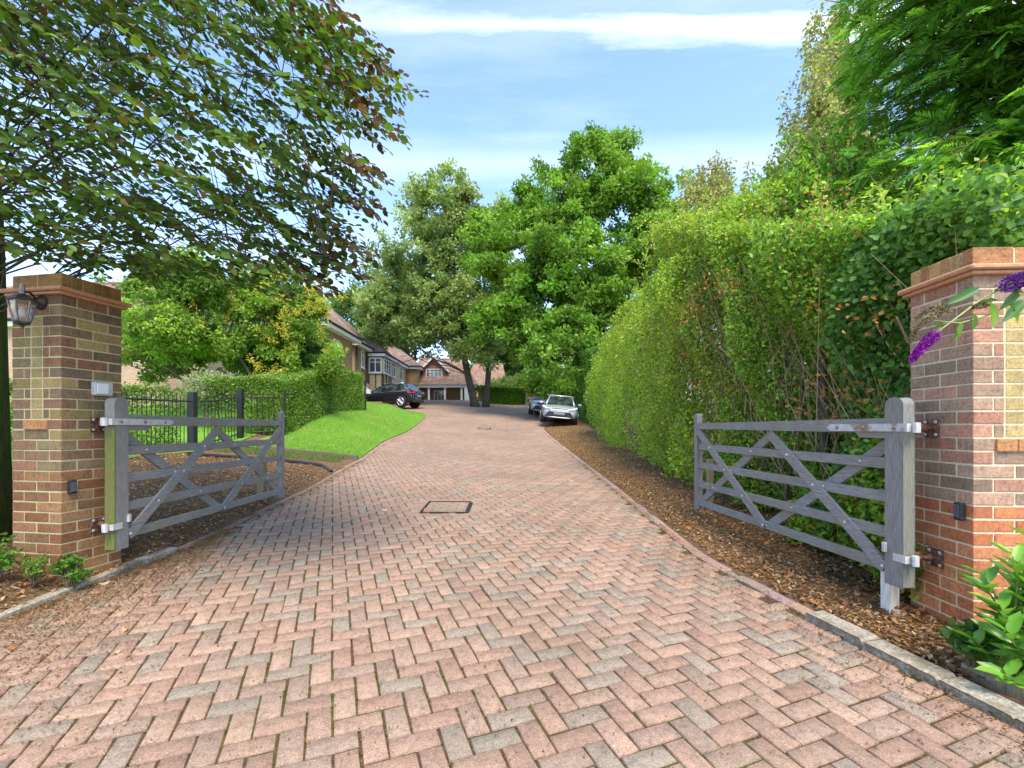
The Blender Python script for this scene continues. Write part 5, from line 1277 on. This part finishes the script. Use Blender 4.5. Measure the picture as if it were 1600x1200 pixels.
# cream wing receding
part_box(h2, 'wing_wall', 'render_cream', -17, -10.15, 39.01, 44.8, 1.5, 7.0)
hip_roof(h2, -17, -10.15, 39.05, 44.8, 7.02, 2.3, .35, ridge='y')
part_box(h2, 'wing_return', 'hb', -10.16, -9.0, 44.81, 50, 1.5, 7.0)
hip_roof(h2, -16, -9.0, 44.9, 50, 7.03, 2.3, .35, ridge='x')
window(h2, (-10.15, 39.6, 5.5), (0, 1, 0), (1, 0, 0), 1.1, 1.25, 2, 2); window(h2, (-10.15, 42.2, 5.5), (0, 1, 0), (1, 0, 0), 1.1, 1.25, 2, 2)
m = MB(); m.add([(-10.14, 39.2, 4.95), (-10.14, 44.7, 4.95), (-9.0, 44.4, 4.3), (-9.0, 39.5, 4.3), (-10.14, 39.2, 4.2), (-10.14, 44.7, 4.2), (-9.0, 44.4, 4.2), (-9.0, 39.5, 4.2)], [(0, 3, 2, 1), (0, 4, 7, 3), (3, 7, 6, 2), (2, 6, 5, 1), (4, 5, 6, 7)]); m.build('lean_to_roof', M['roof'], h2)
window(h2, (-9.2, 40, 2.9), (0, 1, 0), (1, 0, 0), 2.2, 1.15, 4, 2); part_box(h2, 'ground_bay', 'hb', -10.14, -9.21, 39.7, 43.2, 2, 4.19)
# garage wing facing down the drive
h3 = empty('garage_wing', (0, 0, 0), 0, 'low wing with white posts and a dormer facing down the drive', 'house')
part_box(h3, 'wall', 'hb', -9.9, -4.0, 46.5, 52, 2, 5.4)
part_box(h3, 'plinth', 'hb_red', -9.9, -4.6, 45.3, 45.45, 2, 3.75)
m = MB(); m.add([(-10.1, 45.0, 5.3), (-3.3, 45.0, 5.3), (-3.3, 52.3, 5.3), (-10.1, 52.3, 5.3), (-9.6, 48.8, 8.3), (-5.2, 48.8, 8.3)], [(0, 1, 5, 4), (1, 2, 5), (2, 3, 4, 5), (3, 0, 4), (3, 2, 1, 0)])
r_ = m.build('roof', M['roof_red'], h3); m = MB(); m.tube([(-9.6, 48.8, 8.3), (-5.2, 48.8, 8.3)], .1, 6); m.build('ridge_tiles', M['roof_red'], r_)
part_box(h3, 'fascia', 'white', -10.0, -3.4, 45.1, 45.35, 5.04, 5.29)
for x in (-9.75, -8.0, -6.45, -4.85):
    part_box(h3, 'post', 'white', x-.09, x+.09, 45.2, 45.38, 3.76, 5.03); part_box(h3, 'post_base', 'hb_red', x-.22, x+.22, 45.1, 45.299, 2, 3.77)
window(h3, (-7.7, 46.5, 3.7), (1, 0, 0), (0, -1, 0), 1.1, 1.15, 3, 2); part_box(h3, 'garage_door', 'white', -4.55, -4.05, 45.0, 45.05, 2.6, 5.0)
m = MB(); m.box(-8.75, -6.55, 46.2, 48.8, 5.7, 6.9); m.prism([(-8.75, 6.9), (-6.55, 6.9), (-7.65, 8.0)], 46.2, 48.8, 1); dm = m.build('dormer', M['hb_red'], h3)
window(h3, (-8.45, 46.2, 5.95), (1, 0, 0), (0, -1, 0), 1.6, 1.0, 4, 2)
m = MB()
for s in (-1, 1):
    a = np.array([-7.65, 8.3]); b = np.array([-7.65+s*1.5, 6.75]); m.prism([tuple(a), tuple(b), tuple(b-[0, .22]), tuple(a-[0, .26])], 45.9, 46.0, 1)
m.build('bargeboard', M['white'], dm)
m = MB(); m.add([(-9.15, 46.0, 6.75), (-7.65, 46.0, 8.32), (-7.65, 48.9, 8.32), (-9.15, 48.9, 6.75), (-6.15, 46.0, 6.75), (-6.15, 48.9, 6.75)], [(0, 1, 2, 3), (1, 4, 5, 2)]); m.build('dormer_roof', M['roof_red'], dm)
# far house right of the twin trunks
h4 = empty('timber_clad_house', (0, 0, 0), 0, 'orange timber clad house glimpsed right of the twin trunks', 'house')
part_box(h4, 'wall', 'cladding', -5.0, -.95, 55, 62, 2.5, 6.1); hip_roof(h4, -5.0, -.95, 55, 62, 6.1, 3.0, .4, 'roof_red', ridge='x', inset=.6)
window(h4, (-3.0, 55, 4.4), (1, 0, 0), (0, -1, 0), 1.2, 1.2, 2, 2)
# pink brick house far left behind the garden tree
h5 = empty('pink_brick_house', (0, 0, 0), 0, 'pale pink brick house behind the spreading garden tree', 'house')
part_box(h5, 'wall', 'hb_pink', -26, -12.6, 19.5, 25, .5, 5.6); hip_roof(h5, -26, -12.6, 19.5, 25, 5.6, 2.4, .4, 'roof_red', ridge='x')
window(h5, (-19.6, 19.5, 2.6), (1, 0, 0), (0, -1, 0), 1.4, 1.2, 3, 2)
# little walls and back hedges
t = empty('garden_wall', (-9.8, 30.2, 0), 0, 'low red brick wall in front of the black car', 'wall'); m = MB()
part_box(t, 'wall', 'hb_red', -.2, 1.4, 0, .22, 1.5, g1(-9.5, 30.2)+.5); part_box(t, 'coping', 'hb_red', -.23, 1.43, -.03, .25, g1(-9.5, 30.2)+.503, g1(-9.5, 30.2)+.57)
t = empty('brick_wall', (1.55, 42.5, 0), 0, 'red brick wall end behind the silver cars', 'wall')
part_box(t, 'wall', 'hb_red', 0, .9, 0, .35, 2, 4.1); part_box(t, 'coping', 'hb_red', -.04, .94, -.04, .39, 4.101, 4.2)
t = empty('low_fence', (-3.2, 44.5, 0), 0, 'low dark fence above the laurel hedge', 'fence')
part_box(t, 'panel', 'beam', 0, 3.4, 0, .06, 2.5, 4.75); part_box(t, 'rail', 'beam', -.02, 3.42, -.03, .09, 4.751, 4.82)
for i in range(3): part_box(t, 'post', 'beam', i*1.6, i*1.6+.1, -.12, -.031, 2.5, 4.85)
hedge('laurel_hedge', 'low glossy laurel hedge at the end of the drive right of the trunks', 'hedge', [(-2.45, 41.2), (1.5, 41.2)], -.9, 1.45, 7000, .16, [(.09, .24, .03), (.13, .31, .035), (.06, .16, .02)], None, wob=.1)
for (x, y, r_, lab) in ((1.2, 47, (1.6, 1.4, 2.4), 'leafy shrub directly behind the red brick wall end'), (3.0, 40, (1.3, 1.3, 2.6), 'green bush behind the dark roof of the silver cars'), (-.5, 50, (2.2, 1.5, 2.6), 'pale green shrub above the laurel hedge')):
    bush('garden_shrub', lab, 'shrub', (x, y), r_, 4200, .2, [(.16, .27, .06), (.11, .21, .045), (.24, .30, .12)], group='shrubs at the end of the drive')
m = MB(); m.tube([(0, 0, -.2), (0, 0, 2.6), (.03, 0, 3.3)], [.09, .08, .07], 8); o = m.build('pale_post', M['white_bark'], None, True); o.location = (1.25, 40.2, g1(1.25, 40.2)); tag(o, 'slim whitish trunk standing behind the laurel hedge', 'trunk')

# ------------------------------------------------------------------ cars
def paint(name, c, metal=.5, rough=.3):
    return mat(name, lambda k: k.princ(k.ramp(k.noise(60, 2), [(.3, tuple(v*.95 for v in c)), (.7, c)]), rough, None, .5, metal, Coat_Weight=.6, Coat_Roughness=.06))
M['silver'] = paint('silver_paint', (.52, .53, .54)); M['blackpaint'] = paint('black_paint', (.012, .013, .016), .2, .2)
M['chrome'] = mat('chrome', lambda k: k.princ((.7, .7, .7), .18, None, .5, .9)); M['tyre'] = mat('tyre', lambda k: k.princ(k.ramp(k.noise(40, 3), [(.3, (.015,)*3), (.7, (.035,)*3)]), .85))
M['lamp_red'] = mat('tail_lamp', lambda k: k.princ((.45, .02, .02), .2, None, .6)); M['lamp_clear'] = mat('head_lamp', lambda k: k.princ(k.ramp(k.noise(20, 2), [(.4, (.25, .27, .3)), (.6, (.75, .77, .8))]), .12, None, .8))
M['carglass'] = mat('car_glass', lambda k: k.princ(k.ramp(k.noise(3, 3), [(.4, (.012, .018, .018)), (.7, (.07, .10, .10))]), .05, None, .9))
M['plate'] = mat('number_plate', lambda k: k.princ((.24, .24, .25), .5))
def grid_mesh(rings, closed=False):
    m = MB(); k = len(rings[0]); vs = [p for r_ in rings for p in r_]
    fs = [(i*k+a, i*k+a+1, (i+1)*k+a+1, (i+1)*k+a) for i in range(len(rings)-1) for a in range(k-1)]
    m.add(vs, fs); return m
def interp_rows(tab, n):
    tab = np.array(tab, float); q = np.linspace(0, 1, n); s = np.linspace(0, 1, len(tab)); return np.stack([np.interp(q, s, tab[:, c]) for c in range(tab.shape[1])], 1)
def car(label, body, loc, rz, kind, paintm, plate=True):
    t = empty('parked_car', loc, rz, label, 'car', 'parked cars' if paintm == 'silver' else None)
    suv = kind == 'suv'; Lh = 2.33 if suv else 2.15; hw = .93 if suv else .89; zb = .26 if suv else .18; belt = 1.02 if suv else .88; roof = 1.62 if suv else 1.44; wr = .36 if suv else .32
    # stations: x, half width, z of shoulder, z of bottom
    st = [(Lh, .45, belt-.42, zb+.12), (Lh-.04, .66, belt-.30, zb+.04), (Lh-.16, .80, belt-.20, zb), (Lh-.5, .88, belt-.12, zb), (Lh-1.1, .91, belt-.03, zb), (.6, .915, belt, zb), (-.4, .92, belt+.02, zb), (-1.2, .915, belt+.05, zb), (-Lh+.5, .89, belt+.06, zb+.02), (-Lh+.12, .80, belt+.02, zb+.05), (-Lh+.02, .70, belt-.12, zb+.12), (-Lh, .55, belt-.35, zb+.2)]
    st = [(a, b*hw/.92, c, d) for a, b, c, d in st]
    rings = []
    for (x, w_, zs, z0) in st:
        H = zs-z0
        half = [(0, z0), (w_*.8, z0), (w_*.97, z0+H*.12), (w_, z0+H*.45), (w_*.985, z0+H*.78), (w_*.93, zs-.015), (w_*.8, zs+.02), (w_*.4, zs+.05), (0, zs+.055)]
        rings.append([(x, -y, z) for y, z in half]+[(x, y, z) for y, z in half[::-1][1:]])
    m = grid_mesh(rings); k = len(rings[0]); m.f.append(tuple(range(k-2, -1, -1))); m.f.append(tuple((len(rings)-1)*k+i for i in range(k-1))); m.c += [(1,)*4]*2
    o = m.build(body, M[paintm], t, True); sb = o.modifiers.new('sub', 'SUBSURF'); sb.levels = 1; sb.render_levels = 1
    # greenhouse
    xf0, xf1 = (.95, .25) if suv else (1.05, .2); xr0, xr1 = (-2.18, -1.65) if suv else (-1.95, -1.25)
    zt = roof-.05; zg = belt+.03; wb_, wt_ = hw*.90, hw*.70
    B = [(xf0, -wb_*.86), (xf0-.25, -wb_), (xr0+.25, -wb_*.97), (xr0, -wb_*.8), (xr0, wb_*.8), (xr0+.25, wb_*.97), (xf0-.25, wb_), (xf0, wb_*.86)]
    T_ = [(xf1, -wt_*.9), (xf1-.15, -wt_), (xr1+.2, -wt_*.98), (xr1, -wt_*.85), (xr1, wt_*.85), (xr1+.2, wt_*.98), (xf1-.15, wt_), (xf1, wt_*.9)]
    m = MB(); vs = [(x, y, zg) for x, y in B]+[(x, y, zt) for x, y in T_]; m.add(vs, [(i, (i+1) % 8, 8+(i+1) % 8, 8+i) for i in range(8)]); m.build('glasshouse', M['carglass'], t)
    rr = [[(x*1, y, zt-.012) for x, y in T_], [(x*.99+(xf1+xr1)*.005, y*.97, zt+.035) for x, y in T_], [((x-(xf1+xr1)/2)*.82+(xf1+xr1)/2, y*.7, roof) for x, y in T_]]
    m = MB(); m.add(sum(rr, []), [(j*8+i, j*8+(i+1) % 8, j*8+8+(i+1) % 8, j*8+8+i) for j in range(2) for i in range(8)]+[tuple(range(16, 24))]); m.build('roof', M[paintm], t, True)
    m = MB()
    for i in (1, 2, 3, 4, 5, 6, 0, 7):
        r_ = .035 if i in (0, 7, 3, 4) else .02
        if i in (1, 6): continue
        m.tube([(*B[i], zg-.02), (*T_[i], zt+.01)], r_*1.1, 6)
    for s in (-1, 1):
        m.tube([(-.35, s*wb_*.99, zg-.02), (-.42, s*wt_*.985, zt)], .03, 4)
        m.tube([(T_[0][0], s*wt_*.9, zt), (T_[1][0], s*wt_, zt), (T_[2][0], s*wt_*.98, zt)], .025, 5)
        m.tube([(B[0][0], s*wb_*.86, zg-.01), (B[1][0], s*wb_, zg-.01), (B[2][0], s*wb_*.97, zg-.01)], .02, 5)
    m.build('window_pillars', M[paintm], t, True)
    if suv:
        m = MB()
        for s in (-1, 1): m.tube([(T_[0][0]-.2, s*wt_*.9, roof-.02), (0, s*wt_*.93, roof+.045), (-1.2, s*wt_*.93, roof+.045), (T_[3][0]+.05, s*wt_*.9, roof-.02)], .02, 6)
        m.build('roof_rails', M['chrome'], t, True)
        m = MB(); 
        for s in (-1, 1): m.tube([(B[0][0]-.1, s*(wb_+.012), zg-.01), (-.6, s*(wb_+.02), zg+.01), (xr0+.3, s*(wb_*.98), zg+.02), (xr1+.2, s*(wt_*1.03), zt-.04)], .013, 5)
        m.build('chrome_trim', M['chrome'], t, True)
    # wheels
    for fx_ in (Lh-.85, -Lh+.85):
        for s in (-1, 1):
            y = s*(hw-.10)
            a = MB(); a.tube([(fx_, y-s*.12, wr), (fx_, y+s*.085, wr), (fx_, y+s*.105, wr)], [wr+.05, wr+.05, wr+.045], 24); a.build('wheel_arch', M['black_plastic'], t)
            wh = empty('wheel', (fx_, y, wr)); wh.parent = t; wh.rotation_euler = (0, 0, 0)
            m = MB(); m.tube([(0, -.1*s, 0), (0, .08*s, 0), (0, .118*s, 0), (0, .12*s, 0)], [wr, wr, wr*.93, wr*.70], 24); m.build('tyre', M['tyre'], wh, True)
            m = MB(); m.tube([(0, .117*s, 0), (0, .1225*s, 0)], [wr*.72, wr*.72], 24, caps=False)
            for a_ in np.arange(10)*math.pi/5:
                m.tube([(0, .126*s, 0), (wr*.68*math.cos(a_), .124*s, wr*.68*math.sin(a_))], .02, 4)
            m.tube([(0, .11*s, 0), (0, .132*s, 0)], .06, 10)
            ring = [(wr*.69*math.cos(q), .124*s, wr*.69*math.sin(q)) for q in np.linspace(0, 2*math.pi, 25)]; m.tube(ring, .014, 5, caps=False)
            m.build('rim', M['chrome'], wh)
    for s in (-1, 1):
        m = MB(); y0, y1 = sorted((s*(hw-.01), s*(hw+.17))); m.box(.62, .78, y0, y1, belt+.03, belt+.15, ch=.03); m.build('mirror', M[paintm if not suv else 'black_plastic'], t)
    # front
    zf = belt-.22; nx_ = Lh-.05
    for s in (-1, 1):
        m = MB(); m.add([(Lh-.02, s*.42, zf-.10), (Lh-.12, s*.66, zf-.05), (Lh-.28, s*.845*hw/.92, zf+.04), (Lh-.36, s*.84*hw/.92, zf+.12), (Lh-.14, s*.60, zf+.03), (Lh-.02, s*.42, zf-.03)], [(0, 1, 2, 3, 4, 5)]); 
        m.v = [(x+.035, y*1.01, z) for x, y, z in m.v]; o = m.build('headlight', M['lamp_clear'], t); so_ = o.modifiers.new('s', 'SOLIDIFY'); so_.thickness = .05; so_.offset = 0
        m = MB(); y0, y1 = sorted((s*.50, s*.84*hw/.92))
        m.add([(-Lh+.02, s*.48, belt-.12), (-Lh+.06, s*.80*hw/.92, belt-.14), (-Lh+.35, s*.92*hw/.92, belt-.10), (-Lh+.38, s*.91*hw/.92, belt+.0), (-Lh+.07, s*.78*hw/.92, belt+.04), (-Lh+.05, s*.50, belt-.02)], [(0, 1, 2, 3, 4, 5)])
        m.v = [(x-.045, y*1.02, z) for x, y, z in m.v]; o = m.build('tail_light', M['lamp_red'], t); so_ = o.modifiers.new('s', 'SOLIDIFY'); so_.thickness = .05; so_.offset = 0
    m = MB(); m.prism([(-.42, zf-.06), (.42, zf-.06), (.36, zf-.01), (-.36, zf-.01)], Lh-.0, Lh+.02, 0); m.build('upper_grille', M['black_plastic'], t)
    m = MB(); m.prism([(-.70, .25), (.70, .25), (.52, zf-.17), (-.52, zf-.17)], Lh-.12, Lh+.025, 0); m.build('lower_grille', M['black_plastic'], t)
    m = MB(); m.tube([(Lh-.06, -.70, .27), (Lh+.02, -.45, .22), (Lh+.03, .45, .22), (Lh-.06, .70, .27)], .022, 6); m.build('bumper_trim', M[paintm], t, True)
    m = MB(); m.box(Lh+.026, Lh+.036, -.26, .26, .36, .47); m.build('number_plate', M['plate'], t)
    m = MB(); m.box(-Lh-.035, -Lh-.02, -.26, .26, belt-.38, belt-.27); m.build('number_plate', M['plate'], t)
    m = MB(); m.box(-Lh-.02, -Lh+.3, -.66, .66, zb+.02, zb+.17, ch=.03); m.build('rear_bumper', M['black_plastic'], t)
    return t
def placed_car(label, x, y, rz, kind, p):
    t = car(label, 'body', (x, y, g1(x, y)), rz, kind, p)
    c, s = math.cos(rz), math.sin(rz); a = (g1(x+c*1.3, y+s*1.3)-g1(x-c*1.3, y-s*1.3))/2.6
    t.rotation_mode = 'ZYX'; t.rotation_euler = (0, -math.atan(a), rz); t.location = (x, y, (g1(x+c*1.3, y+s*1.3)+g1(x-c*1.3, y-s*1.3))/2); return t
placed_car('front silver hatchback facing the camera under the oak', 2.42, 24.4, R(-96), 'hatch', 'silver')
placed_car('second silver hatchback half hidden behind the front one', 1.95, 29.6, R(-93), 'hatch', 'silver')
placed_car('shiny black estate car parked by the houses', -8.45, 32.6, R(160), 'suv', 'blackpaint')
